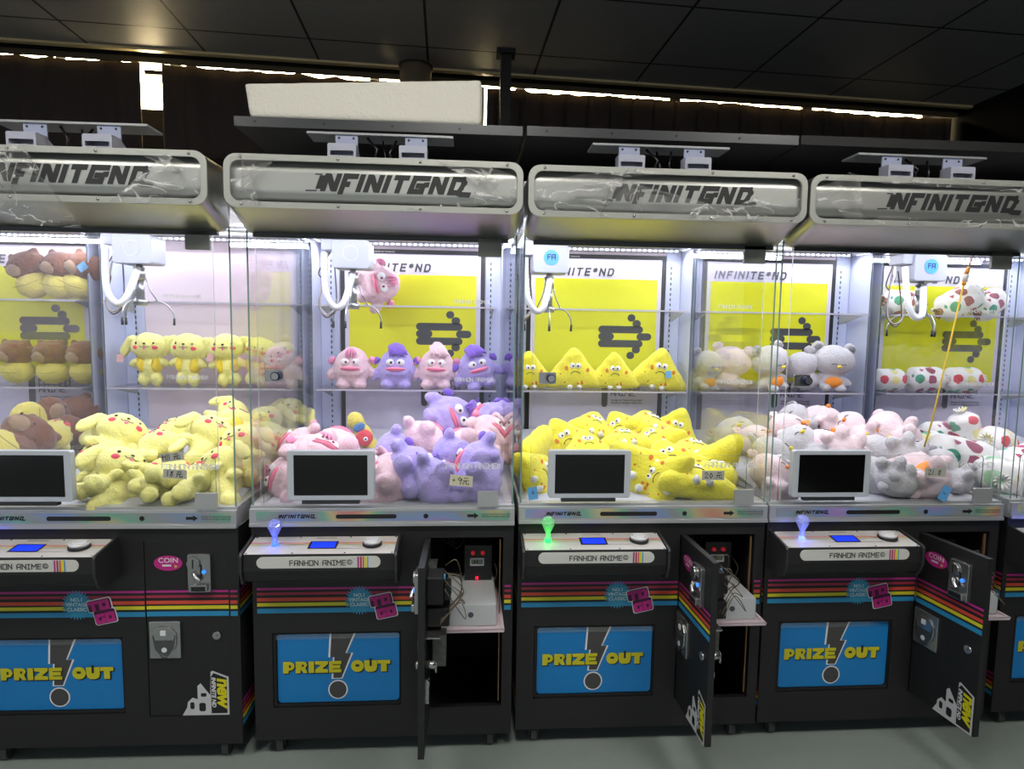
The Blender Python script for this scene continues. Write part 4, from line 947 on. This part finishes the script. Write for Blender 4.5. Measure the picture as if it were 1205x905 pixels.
def make_puppy(cream=False):
    root = empty('puppy_plush' if not cream else 'bear_plush'); base = FCR if cream else FY
    hc, hr = (0, -.004, .048), (.071, .054, .055)
    m = MB().ell(hc, hr).ell((0, 0, -.035), (.041, .034, .050)).ell((-.024, -.004, -.088), (.025, .027, .030)).ell((.024, -.004, -.088), (.025, .027, .030))
    m.ell((-.054, -.006, -.020), (.028, .018, .017), (0, -25, 0)).ell((.054, -.006, -.020), (.028, .018, .017), (0, 25, 0))
    mo(blend(m, .0055, 6), 'body', root, base)
    for s in (-1, 1):
        if cream: e = MB().ell((s * .052, 0, .098), (.022, .012, .020))
        else: e = MB().ell((s * .070, .002, .072), (.024, .016, .020), (0, s * 25, 0)).ell((s * .092, -.002, .038), (.020, .013, .040), (0, -s * 24, 0))
        fuzz(e, 'ear', base, root)
    for s in (-1, 1):
        f = MB(); patch(f, hc, hr, s * .034, .062, .0045, .0055); f.build('eye', EYB, root)
        k = MB(); patch(k, hc, hr, s * .038, .044, .0095, .0085); k.build('cheek', CHK, root)
    f = MB(); patch(f, hc, hr, 0, .060, .0055, .0040); f.build('nose', EYB, root)
    q = MB(); line_on(q, hc, hr, [(-.018, .050), (-.012, .046), (-.004, .048), (0, .053), (.004, .048), (.012, .046), (.018, .050)], .0010); patch(q, hc, hr, 0, .043, .0055, .0065, 1)
    q.build('mouth', [EYB, MOUTH], root)
    if not cream:
        v = MB()
        for s in (-1, 1): v.ell((s * .028, -.003, -.030), (.022, .037, .036), (0, s * 8, 0))
        fuzz(v, 'vest', FVE, root, .005, 3, .001)
    return root
def make_monster(col, tuft, peak=False):
    root = empty('monster_plush'); P_ = FPK if col == 'pink' else FPU; acc = FHP if col == 'pink' else FDP
    c, r = (0, 0, 0), (.079, .060, .086)
    def egg(p, d): k = 1.0 + .10 * (-p.z / .086) - .10 * max(0, p.z / .086) ** 2; return Vector((p.x * k, p.y * k, p.z))
    m = MB().ell(c, r, fn=egg, seg=28, rings=18).ell((-.088, -.004, -.030), (.020, .018, .032), (0, 22, 0)).ell((.088, -.004, -.030), (.020, .018, .032), (0, -22, 0))
    m.ell((-.036, -.032, -.072), (.028, .030, .020)).ell((.036, -.032, -.072), (.028, .030, .020)).ell((0, -.052, -.022), (.050, .014, .016))
    if peak: m.ell((0, 0, .088), (.026, .022, .026), (0, 12, 0))
    mo(blend(m, .006, 7, .003, 48.), 'body', root, P_)
    for s in (-1, 1): fuzz(MB().ell((s * .084, -.002, .030), (.018, .009, .016), (0, s * 30, 0)).ell((s * .092, -.002, .020), (.012, .007, .012)), 'ear', acc, root)
    h = MB(); rnd = random.Random(4)
    if col == 'purple' or peak:
        for k in range(9):
            a = -1 + 2 * k / 8; x = .030 * a
            h.tube([(x * .5, .01, .074), (x * .8, -.022, .098 - abs(a) * .01), (x * 1.1 + .010, -.044, .070 - .006 * rnd.random()), (x * 1.25 + .014, -.054, .045 + .012 * rnd.random())], [.010, .011, .007, .0012], 7)
    else:
        for k in range(4):
            x = -.016 + .011 * k
            h.tube([(x * .6, -.030, .078), (x, -.047, .062), (x * 1.2, -.054, .038)], [.004, .0055, .0012], 7)
    h.build('hair_tuft', FPK if (peak and col == 'pink') else acc, root)
    for s in (-1, 1):
        w = MB().ell((s * .022, -.055, .024), (.0175, .008, .0145), seg=16, rings=10).build('eye', EYW, root)
        MB().ell((s * .017, -.0622, .024), (.0050, .0026, .0055), seg=12, rings=8).build('pupil', EYB if col == 'purple' else mat('pupil_red', (150, 40, 70), .3), w)
    mm = MB(); mm.ell((0, -.064, -.004), (.042, .010, .0085), seg=24, rings=10, fn=lambda q, d: Vector((q.x, q.y + .010 * (q.x / .042) ** 2, q.z)))
    mm.tube([(-.036, -.066, -.003), (0, -.0755, -.003), (.036, -.066, -.003)], .0012, 6, 1)
    mm.build('mouth', [MOUTH, mat('mouth_line', (190, 70, 110), .6)], root)
    return root
def make_wedge():
    root = empty('wedge_plush')
    ns = [(math.cos(R(a)), math.sin(R(a)), d) for a, d in ((270, .073), (36, .066), (144, .066))]
    mb = MB(); seg, rings = 48, 22; vs = []; T_ = .042
    def rad(th):
        u = (math.cos(th), math.sin(th)); s = sum(max(0, (u[0] * a + u[1] * b) / d) ** 4.6 for a, b, d in ns); return s ** (-1 / 4.6)
    for i in range(rings + 1):
        ps = PI * i / rings
        for k in range(seg):
            th = 2 * PI * k / seg; rr_ = rad(th) * math.sin(ps) ** .62
            vs.append((rr_ * math.cos(th) * 1.08, -T_ * math.copysign(abs(math.cos(ps)) ** .9, math.cos(ps)) , rr_ * math.sin(th)))
    mb.add(vs, [(i * seg + k, (i + 1) * seg + k, (i + 1) * seg + (k + 1) % seg, i * seg + (k + 1) % seg) for i in range(rings) for k in range(seg)], 0, True)
    mo(blend(mb, .0065, 5, .0032, 40.), 'body', root, FYB)
    c, r = (0, 0, -.005), (.125, .043, .095)
    for x, z, a in ((-.062, -.020, .0085), (-.046, -.046, .007), (.030, -.046, .008), (.064, -.030, .009), (.052, .004, .007), (-.036, .012, .008), (.012, -.050, .005), (-.080, -.046, .008), (.085, -.050, .007)):
        s = MB(); patch(s, c, r, x, z, a, a * 1.25, out=-.001); s.build('orange_spot', mat('spot_orange', (222, 120, 30), .7), root)
    for q in (-1, 1):
        w = MB().ell((q * .0125, -.0405, .022), (.0115, .0055, .0125), seg=14, rings=8).build('eye', EYW, root)
        MB().ell((q * .010, -.0455, .021), (.0042, .002, .0045), seg=10, rings=6).build('pupil', EYB, w)
    m = MB(); line_on(m, c, r, [(-.020, -.010), (-.010, -.002), (0, .0), (.010, -.002), (.020, -.010)], .0014); m.build('mouth', EYB, root)
    for q in (-1, 1): fuzz(MB().ell((q * .020 + .0, -.030, -.066), (.012, .016, .010)), 'foot', FWH, root)
    return root
def make_bear(kind):
    root = empty('bear_plush'); F0 = {'grey': FGR, 'pink': FPG}[kind]
    hc, hr = (0, -.004, .030), (.086, .062, .064)
    m = MB().ell(hc, hr, fn=lambda p, d: Vector((p.x, p.y, p.z * (.92 if p.z < 0 else 1)))).ell((0, .006, -.050), (.052, .045, .042)).ell((-.060, -.01, -.052), (.026, .018, .018), (0, -35, 0)).ell((.060, -.01, -.052), (.026, .018, .018), (0, 35, 0))
    m.ell((-.030, -.034, -.076), (.020, .026, .015)).ell((.030, -.034, -.076), (.020, .026, .015))
    mo(blend(m, .006, 6, .0018), 'body', root, F0)
    for s in (-1, 1):
        e = fuzz(MB().ell((s * .064, .002, .084), (.026, .013, .022), (0, s * 35, 0)), 'ear', F0, root)
        fuzz(MB().ell((s * .065, -.008, .085), (.018, .008, .014), (0, s * 35, 0)), 'inner_ear', FDG if kind == 'grey' else FPK, e)
    for s in (-1, 1): k = MB(); line_on(k, hc, hr, [(s * .008, .018), (s * .018, .021), (s * .028, .018)], .0014); k.build('eye_line', EYB, root)
    b = MB().ell((0, -.067, .010), (.010, .008, .006), seg=12, rings=8); b.build('beak', BEAK if kind == 'grey' else ORNG, root)
    v = MB().ell((0, -.035, -.052), (.036, .014, .022)); fuzz(v, 'belly_patch', ORNG, root, .005, 3, .0005)
    return root
def make_brown():
    root = empty('brown_plush')
    m = MB().ell((0, 0, .030), (.078, .060, .062), fn=lambda p, d: Vector((p.x, p.y, p.z * (.8 if p.z < 0 else 1)))).ell((-.045, 0, .085), (.015, .012, .013)).ell((.045, 0, .085), (.015, .012, .013))
    mo(blend(m, .006, 6, .003, 50.), 'head', root, FBR)
    m = MB().ell((0, .002, -.046), (.070, .052, .056)); fuzz(m, 'body', FBY, root, .006, 4, .002)
    fuzz(MB().ell((-.026, -.046, .020), (.034, .018, .026)), 'muzzle', FTA, root, .005, 3, .001)
    for x in (-.045, .002): MB().ell((x, -.064, .036), (.004, .003, .0045), seg=10, rings=6).build('eye', EYB, root)
    MB().tube([(-.05, -.055, -.048), (0, -.058, -.052), (.05, -.052, -.046)], .0012, 6).build('seam', mat('seam_olive', (160, 146, 60), .8), root)
    return root
def make_bolster(m_):
    root = empty('bolster_plush'); mb = MB(); seg, n = 28, 26; vs = []
    for i in range(n + 1):
        t = i / n; z = -.085 + .17 * t; q = abs(2 * t - 1)
        r = .056 * (1 - max(0, (q - .62) / .38) ** 2.4 * .86)
        for k in range(seg):
            a = 2 * PI * k / seg; w_ = 1 + .05 * math.sin(a * 7) * max(0, q - .5) * 2
            vs.append((r * math.cos(a) * w_, r * math.sin(a) * w_, z))
    mb.add(vs, [(i * seg + k, i * seg + (k + 1) % seg, (i + 1) * seg + (k + 1) % seg, (i + 1) * seg + k) for i in range(n) for k in range(seg)] + [tuple(range(seg))[::-1], tuple(range(n * seg, n * seg + seg))], 0, True)
    mb.v = [tuple(Vector(v).xyz) for v in mb.v]
    # lie along X at rest after a 90 degree turn: build already along X
    mb.v = [(v[2], v[1], v[0]) for v in mb.v]
    o = mb.build('cushion_roll', m_, root, fix=True)
    for v in o.data.vertices: v.co += Vector((0, 0, 0)) + v.co.normalized() * .004 * noise.noise(v.co * 24)
    for s in (-1, 1):
        kb = MB()
        for k in range(12):
            a = 2 * PI * k / 12; kb.tube([(s * .082, .006 * math.cos(a), .006 * math.sin(a)), (s * .096, .018 * math.cos(a), .018 * math.sin(a)), (s * .104, .026 * math.cos(a), .026 * math.sin(a))], [.004, .0045, .0015], 5)
        kb.build('gathered_end', m_, root)
    return root
def make_pal():
    root = empty('yellow_plush')
    mo(blend(MB().ell((-.06, 0, 0), (.042, .035, .034)).ell((0, 0, 0), (.055, .038, .036)).ell((.06, .01, .0), (.05, .034, .034)), .006, 5), 'body', root, FBY)
    fuzz(MB().ell((.012, -.030, -.004), (.036, .020, .036)), 'red_patch', FRD, root)
    MB().ell((.018, -.050, .0), (.009, .004, .009), seg=12, rings=8).build('eye', EYW, root); MB().ell((.018, -.0535, .0), (.004, .002, .004), seg=8, rings=6).build('pupil', EYB, root)
    fuzz(MB().ell((-.034, -.030, .0), (.020, .012, .026)), 'blue_patch', FBL, root)
    return root
def add_tag(root, loc, m_, s=.024, rz=0, ry=10):
    o = MB().box(-s / 2, s / 2, -.0006, .0006, -s * .6, s * .6).build('hang_tag', m_, root); o.location = loc; o.rotation_euler = (0, R(ry), R(rz)); return o
PROTO = {'puppy': make_puppy, 'cream': lambda: make_puppy(True), 'pinkmon': lambda: make_monster('pink', 0), 'purplemon': lambda: make_monster('purple', 0),
         'pinkpeak': lambda: make_monster('pink', 0, True), 'wedge': make_wedge, 'bear': lambda: make_bear('grey'), 'bear_pink': lambda: make_bear('pink'), 'brown': make_brown,
         'bolster_apple': lambda: make_bolster(FA), 'bolster_leaf': lambda: make_bolster(FL), 'bolster_green': lambda: make_bolster(FG), 'yellowpal': make_pal}
GRP = {0: 'brown plushes in the machine at far left', 1: 'yellow puppy plushes', 2: 'pink and purple monster plushes', 3: 'yellow wedge plushes', 4: 'grey and pink bear plushes', 5: 'fruit print bolster plushes'}
PLUSH = [
('puppy', 1, 0.157, 0.800, 1.216, 0, 0, 4, 1.00, 'yellow puppy plush standing first on the shelf, pink square tag on its ear'),
('puppy', 1, 0.315, 0.800, 1.216, 0, 3, -2, 1.00, 'yellow puppy plush standing second on the shelf, pink tag on its right ear'),
('puppy', 1, 0.474, 0.800, 1.216, 0, -3, 2, 1.00, 'yellow puppy plush standing third from the left on the shelf behind the glass edges'),
('puppy', 1, 0.603, 0.800, 1.210, 0, 12, -14, 0.95, 'yellow puppy plush at the right end of the puppy shelf, leaning toward the beige bear'),
('cream', 1, 0.721, 0.780, 1.196, 0, -30, 10, 0.95, 'beige bear plush slumped at the far right end of the puppy shelf'),
('puppy', 1, 0.285, 0.300, 0.945, -50, 25, 20, 1.15, 'yellow puppy plush with a pink cheek, just right of the left tablet'),
('puppy', 1, 0.419, 0.240, 0.919, -70, -10, -30, 1.10, 'yellow puppy plush lying on its back in the middle left of the puppy pile'),
('puppy', 1, 0.384, 0.120, 0.857, -40, 30, 35, 1.15, 'yellow puppy plush squashed against the glass beside the left tablet'),
('puppy', 1, 0.531, 0.140, 0.874, -100, 20, 10, 1.00, 'yellow puppy plush with rounded feet toward the glass, below the two paper labels'),
('puppy', 1, 0.629, 0.100, 0.855, -75, -35, -20, 0.95, 'yellow puppy plush lying lowest against the glass under the puppy labels'),
('puppy', 1, 0.707, 0.130, 0.860, -35, -40, -15, 1.15, 'large faced yellow puppy plush beside the lower catch of the puppy machine'),
('puppy', 1, 0.575, 0.330, 0.940, -45, 35, 25, 1.10, 'yellow puppy plush with a pink cheek right of the upper paper label'),
('puppy', 1, 0.423, 0.420, 0.935, -60, -25, 0, 1.00, 'yellow puppy plush behind the upper paper label'),
('puppy', 1, 0.717, 0.280, 0.909, -30, -25, -10, 1.10, 'yellow puppy plush in the pile at the right side glass of its machine'),
('puppy', 1, 0.622, 0.500, 0.967, -80, 30, 40, 1.10, 'yellow puppy plush showing its vest, high at the right of the pile'),
('puppy', 1, 0.516, 0.620, 0.974, -50, 40, -30, 1.00, 'yellow puppy plush leaning at the back of the pile behind the glass edges'),
('puppy', 1, 0.699, 0.600, 0.941, -20, -20, 10, 1.00, 'yellow puppy plush sitting high in the pile near the next machine'),
('puppy', 1, 0.730, 0.740, 0.957, -30, 15, -20, 1.00, 'pale yellow puppy plush at the back right corner of the pile'),
('puppy', 1, 0.728, 0.460, 0.894, -25, 15, 5, 1.05, 'yellow puppy plush half seen through the left glass of the monster machine'),
('puppy', 1, 0.727, 0.650, 0.912, -60, -30, 0, 1.05, 'yellow puppy plush low in the pile next to the pink monsters'),
('puppy', 1, 0.359, 0.110, 0.856, -95, -30, 0, 1.00, 'yellow puppy plush lowest at the glass right beside the left tablet'),
('puppy', 1, 0.499, 0.100, 0.855, -90, 40, 10, 0.95, 'yellow puppy plush lying flat along the glass bottom, left of the lower catch'),
('puppy', 1, 0.272, 0.240, 0.878, -60, -20, 20, 1.05, 'yellow puppy plush just behind the right edge of the left tablet'),
('puppy', 1, 0.727, 0.360, 0.882, -60, 20, 15, 1.05, 'yellow puppy plush lowest beside the right sill of the puppy machine'),
('pinkmon', 2, 0.160, 0.800, 1.186, 0, 0, 0, 1.00, 'pink monster plush first from the left on the monster shelf'),
('purplemon', 2, 0.347, 0.800, 1.186, 0, 0, 0, 1.00, 'purple monster plush second from the left on the monster shelf'),
('pinkpeak', 2, 0.517, 0.800, 1.186, 0, 2, 0, 1.00, 'pink monster plush with a pointed tuft, third on the monster shelf'),
('purplemon', 2, 0.685, 0.800, 1.186, 0, -16, 12, 1.00, 'purple monster plush tilted at the right end of the monster shelf'),
('pinkmon', 2, 0.272, 0.800, 1.536, 0, 78, 0, 1.05, 'pink monster plush lying on its side on the upper shelf behind the claw'),
('pinkmon', 2, 0.148, 0.200, 0.915, -60, 30, 20, 1.15, 'pink monster plush behind the tablet, lowest at the left of the monster pile'),
('pinkmon', 2, 0.070, 0.310, 0.924, -70, -60, 0, 1.10, 'pink monster plush against the left side glass of the monster machine'),
('pinkmon', 2, 0.166, 0.420, 0.907, -95, 20, 10, 1.15, 'white pink fluffy monster plush behind the tablet top edge'),
('yellowpal', 2, 0.228, 0.660, 0.920, -10, 60, 0, 1.00, 'yellow and red plush with a blue patch at the back left of the monster pile'),
('purplemon', 2, 0.384, 0.340, 0.910, -85, 100, 0, 1.00, 'purple monster plush face down at the centre left of the pile'),
('purplemon', 2, 0.582, 0.620, 0.991, -30, 68, -10, 1.20, 'purple monster plush lying sideways with a long pink mouth, topmost of the monster pile'),
('purplemon', 2, 0.730, 0.630, 0.978, -80, -50, 20, 1.15, 'purple monster plush curled at the back right of the monster pile'),
('pinkpeak', 2, 0.730, 0.470, 0.950, -40, 50, 20, 1.05, 'pink monster plush upright at the right side glass of the monster pile'),
('pinkmon', 2, 0.492, 0.440, 0.926, -100, 50, 0, 1.15, 'pink fluffy monster plush lying in the middle of the monster pile'),
('pinkmon', 2, 0.636, 0.420, 0.911, -100, -30, 10, 1.05, 'pink fluffy monster plush right of centre, under the sideways purple one'),
('purplemon', 2, 0.594, 0.260, 0.909, -95, 80, 10, 1.00, 'purple monster plush lying in the middle just above the low glass line'),
('purplemon', 2, 0.474, 0.150, 0.880, -80, 70, -20, 1.15, 'purple monster plush on its back right of the tablet screen'),
('pinkpeak', 2, 0.389, 0.140, 0.859, -50, -50, -20, 1.20, 'pink monster plush with a bow pressed on the glass right of the tablet'),
('purplemon', 2, 0.690, 0.160, 0.895, -85, -75, 15, 1.20, 'purple monster plush behind the white lettering on the glass'),
('purplemon', 2, 0.550, 0.100, 0.855, -95, 60, 10, 1.15, 'purple monster plush lowest at the glass with a blue tag'),
('purplemon', 2, 0.690, 0.120, 0.857, -90, -60, 0, 1.15, 'purple monster plush lowest beside the lower catch, under the price label'),
('pinkmon', 2, 0.070, 0.150, 0.860, -40, -70, 0, 1.00, 'pink monster plush low in the left front corner of its machine'),
('wedge', 3, 0.098, 0.800, 1.172, 0, 0, 6, 0.95, 'yellow wedge plush first from the left on the wedge shelf, behind the glass lock'),
('wedge', 3, 0.297, 0.800, 1.180, 0, 0, 0, 1.05, 'yellow wedge plush second from the left on its shelf, white foot hanging down'),
('wedge', 3, 0.475, 0.800, 1.172, 0, 0, -4, 0.95, 'yellow wedge plush third from the left, slightly lower and in front'),
('wedge', 3, 0.677, 0.800, 1.182, 0, 9, -6, 1.08, 'yellow wedge plush with a light blue tag at the right end of the shelf'),
('wedge', 3, 0.216, 0.500, 0.921, -20, -25, 15, 1.05, 'yellow wedge plush with a frown behind the left of the tablet'),
('wedge', 3, 0.073, 0.340, 0.899, -30, 70, 210, 1.00, 'yellow wedge plush at the left side glass, upper one'),
('wedge', 3, 0.071, 0.180, 0.863, -40, 60, 20, 1.00, 'yellow wedge plush at the left side glass, lower one beside the blue tag'),
('wedge', 3, 0.354, 0.620, 0.953, -60, 20, 0, 1.00, 'yellow wedge plush with a white foot, upper middle of the pile'),
('wedge', 3, 0.274, 0.340, 0.921, -50, 0, 10, 0.90, 'yellow wedge plush peeking over the tablet'),
('wedge', 3, 0.467, 0.600, 0.949, -35, -35, -20, 1.00, 'yellow wedge plush upright at the back centre of the pile'),
('wedge', 3, 0.593, 0.620, 0.957, -70, 20, 10, 1.15, 'large yellow wedge plush lying flat at the back right'),
('wedge', 3, 0.709, 0.640, 0.948, -10, 20, -20, 1.00, 'yellow wedge plush with eyes in the back right corner'),
('wedge', 3, 0.442, 0.440, 0.929, -75, 0, 0, 0.95, 'orange tinted wedge plush lying in the middle of the pile'),
('wedge', 3, 0.562, 0.440, 0.929, -70, -30, 0, 0.95, 'yellow wedge plush right of the orange tinted one'),
('wedge', 3, 0.454, 0.180, 0.869, -45, 62, -20, 1.20, 'spotted yellow wedge plush standing on end right of the tablet'),
('wedge', 3, 0.682, 0.340, 0.903, -75, 10, 0, 1.05, 'smooth yellow wedge plush above the low glass line at right'),
('wedge', 3, 0.563, 0.260, 0.885, -50, -20, 0, 1.10, 'spotted yellow wedge plush with white feet in the middle'),
('wedge', 3, 0.686, 0.170, 0.862, -80, -10, 190, 1.15, 'yellow wedge plush behind the paper price label'),
('wedge', 3, 0.597, 0.110, 0.856, -80, 10, 0, 1.15, 'yellow wedge plush lowest along the glass at right'),
('wedge', 3, 0.492, 0.120, 0.857, -60, -60, 0, 1.00, 'yellow wedge plush lowest with a white foot by the tablet'),
('wedge', 3, 0.730, 0.270, 0.873, -30, 75, 160, 1.10, 'yellow wedge plush on end by the lower catch of its machine'),
('bear', 4, 0.370, 0.780, 1.200, 0, -10, 25, 1.10, 'grey bear plush with orange belly at the left end of the bear shelf'),
('bear', 4, 0.537, 0.800, 1.186, -8, 25, 150, 0.95, 'pale grey bear plush turned away in the middle of the bear shelf'),
('bear', 4, 0.657, 0.780, 1.202, 0, 4, -6, 1.12, 'grey bear plush facing front with yellow beak at the right end of the bear shelf'),
('bear_pink', 4, 0.195, 0.800, 1.196, 0, -8, 150, 1.05, 'beige bear plush turned away, seen through the right glass of the wedge machine'),
('bear', 4, 0.090, 0.800, 1.186, 0, 5, 20, 0.95, 'pale bear plush beside the beige one behind the wedge machine glass'),
('bear', 4, 0.132, 0.220, 0.893, -60, 40, 30, 1.10, 'grey bear plush against the left side glass of the bear machine'),
('bear', 4, 0.298, 0.340, 0.926, -70, -20, 20, 1.05, 'grey bear plush with a yellow beak behind the tablet'),
('bear_pink', 4, 0.324, 0.480, 0.947, -60, 30, 0, 1.05, 'pink bear plush left in the pile below the orange patch'),
('bear_pink', 4, 0.539, 0.600, 0.981, -90, 10, 0, 1.10, 'pink bear plush highest in the middle of the bear pile'),
('bear_pink', 4, 0.593, 0.500, 0.958, -80, -40, 10, 1.05, 'pink bear plush with a light blue tag at upper right of centre'),
('bear_pink', 4, 0.400, 0.320, 0.920, -110, 20, 0, 1.25, 'large pink bear plush with its back up above the tablet'),
('bear', 4, 0.424, 0.620, 0.970, -60, -50, 0, 1.00, 'grey bear plush at the back left with an orange patch'),
('bear_pink', 4, 0.730, 0.450, 0.948, -85, -70, 10, 1.20, 'pink bear plush lying sideways under the upper paper strip'),
('bear', 4, 0.584, 0.260, 0.906, -110, 30, 10, 1.25, 'grey bear plush upside down in the middle, ear folded'),
('bear', 4, 0.565, 0.360, 0.906, -90, 0, 0, 1.00, 'grey bear plush between the two larger ones'),
('bear', 4, 0.457, 0.120, 0.857, -110, 40, 0, 1.15, 'grey bear plush head down at the glass right of the tablet'),
('bear_pink', 4, 0.592, 0.130, 0.858, -100, -40, 10, 1.30, 'pink bear plush with an orange beak lowest at the glass'),
('bear', 4, 0.730, 0.310, 0.882, -80, 20, -20, 1.05, 'grey bear plush beside the price label of the bear machine'),
('bear', 4, 0.730, 0.170, 0.862, -60, -50, 0, 1.00, 'grey bear plush beside the lower catch with a blue tag'),
('bear', 4, 0.487, 0.100, 0.855, -100, -20, 0, 1.00, 'grey bear plush lowest at the glass below the upside down one'),
('bear_pink', 4, 0.071, 0.120, 0.857, -50, 30, 20, 1.00, 'pink bear plush low at the left corner of the bear machine'),
('bear_pink', 4, 0.210, 0.500, 0.902, -60, 10, 20, 1.00, 'pale bear plush seen through the right glass of the wedge machine'),
('bear', 4, 0.175, 0.620, 0.909, -60, -20, 10, 1.10, 'pale bear plush at the left rear corner of the bear pile'),
('brown', 0, 0.466, 0.800, 1.198, 0, 0, 0, 0.92, 'brown plush with yellow bib, fourth on the middle shelf at far left'),
('brown', 0, 0.607, 0.800, 1.198, 0, 0, 0, 0.92, 'brown plush with yellow bib, third on the middle shelf at far left'),
('brown', 0, 0.738, 0.800, 1.198, 0, 0, 0, 0.92, 'brown plush with yellow bib, last on the middle shelf at far left'),
('brown', 0, 0.544, 0.790, 1.550, 0, -18, 0, 0.98, 'large brown plush on the far left top shelf, first seen at the left end'),
('brown', 0, 0.666, 0.790, 1.550, 0, 8, 0, 0.98, 'large brown plush on the far left top shelf, middle one'),
('brown', 0, 0.750, 0.790, 1.550, 0, 22, 0, 0.98, 'large brown plush on the far left top shelf, right end with blue tag'),
('brown', 0, 0.726, 0.420, 0.932, -60, 40, 0, 1.20, 'brown and yellow plush lying at far left above the tablet'),
('brown', 0, 0.727, 0.610, 0.923, -100, 180, 0, 1.20, 'brown plush showing its round yellow bottom at far left'),
('brown', 0, 0.730, 0.740, 0.950, -20, -20, 0, 1.20, 'brown plush standing at the back right of the far left pile'),
('brown', 0, 0.676, 0.620, 0.981, -70, 90, 0, 1.10, 'brown plush lying across the back of the far left pile'),
('puppy', 0, 0.725, 0.590, 0.906, -60, 10, 0, 1.10, 'pale yellow plush head just above the left tablet'),
('brown', 0, 0.723, 0.370, 0.883, -60, -30, 0, 1.10, 'yellow brown plush at the picture edge above the tablet'),
('bolster_apple', 5, 0.102, 0.800, 1.151, 90, 0, 4, 0.90, 'fruit print bolster plush with red apples at the left of the fruit shelf'),
('bolster_leaf', 5, 0.278, 0.800, 1.156, 90, 0, -3, 1.00, 'bolster plush with green leaves and purple plums, middle of the fruit shelf'),
('bolster_apple', 5, 0.459, 0.800, 1.156, 90, 0, 0, 1.00, 'bolster plush with large red apples at the right of the fruit shelf'),
('bolster_leaf', 5, 0.147, 0.800, 1.502, 90, 4, 0, 1.00, 'plum and leaf print bolster on the top shelf behind the claw'),
('bolster_leaf', 5, 0.404, 0.790, 1.510, 90, -28, 0, 1.15, 'leaf print bolster tilted upward on the top shelf by the yellow stick'),
('bolster_leaf', 5, 0.557, 0.800, 1.502, 90, -30, 20, 1.00, 'fruit print bolster at the right end of the top shelf'),
('bolster_leaf', 5, 0.073, 0.310, 0.883, 90, 12, -8, 1.50, 'long leaf print bolster lying across the fruit pile'),
('bolster_apple', 5, 0.290, 0.550, 0.953, 60, 70, 0, 1.00, 'apple print bolster standing on end at the back of the fruit pile'),
('bolster_leaf', 5, 0.210, 0.600, 0.933, 90, 0, 10, 1.00, 'leaf print bolster at the back left of the fruit pile'),
('bolster_apple', 5, 0.382, 0.500, 0.918, 90, 10, 30, 1.10, 'apple print bolster at the right of the fruit pile'),
('bolster_leaf', 5, 0.072, 0.310, 0.877, 90, 8, 10, 1.10, 'leaf print bolster low behind the bear machine glass'),
('bolster_green', 5, 0.077, 0.150, 0.860, 90, 0, 60, 1.10, 'pale green and yellow bolster lowest at the front of the fruit pile'),
('bolster_leaf', 5, 0.282, 0.280, 0.874, 90, -10, 10, 1.20, 'leaf print bolster cut by the right picture edge'),
('bolster_apple', 5, 0.072, 0.510, 0.898, 90, -10, 0, 1.00, 'apple print bolster at the left side glass of the fruit pile'),
('bolster_green', 5, 0.149, 0.120, 0.857, 90, 0, 20, 1.10, 'green bolster at the right picture edge low in the fruit pile'),
]
made, used = [], {}
for row in PLUSH:
    t = row[0]
    if t not in used: used[t] = o = PROTO[t]()
    else: o = copy_tree(used[t])
    made.append((o, row))
for o, (t, m, x, y, z, rx, ry, rz, s, lab) in made:
    ca_, sa_ = math.cos(MA[m]), math.sin(MA[m])
    o.location = (MX[m] + x * ca_ - y * sa_, MY[m] + x * sa_ + y * ca_, z)
    if t.startswith('bolster'): rx = 0
    o.rotation_euler = Euler((R(rx), R(ry), R(rz))); o.scale = (s, s, s)
    tag(o, lab, 'plush toy', GRP[m])
    if 'pink square tag' in lab: add_tag(o, (-.105, -.028, -.002), TAGP, .026, 0, 4)
    if 'pink tag on its right ear' in lab: add_tag(o, (.098, -.030, .010), TAGP, .026, 0, 6)
    if 'with a light blue tag at the right end' in lab: add_tag(o, (.030, -.050, -.006), TAGL, .024, 0, -12)
    if 'blue tag' in lab and 'light blue tag at' not in lab and 'beside' not in lab: add_tag(o, (.03, -.075, .04), TAGL, .030, 0, 30)
    if t == 'puppy' and y < .77 and 'vest' not in lab:
        for q in kids(o):
            if q.name.startswith('vest'): bpy.data.objects.remove(q)
    if t.startswith('bear') and m == 4 and y < .77 and 'orange' not in lab:
        for q in kids(o):
            if q.name.startswith('belly_patch'): bpy.data.objects.remove(q)
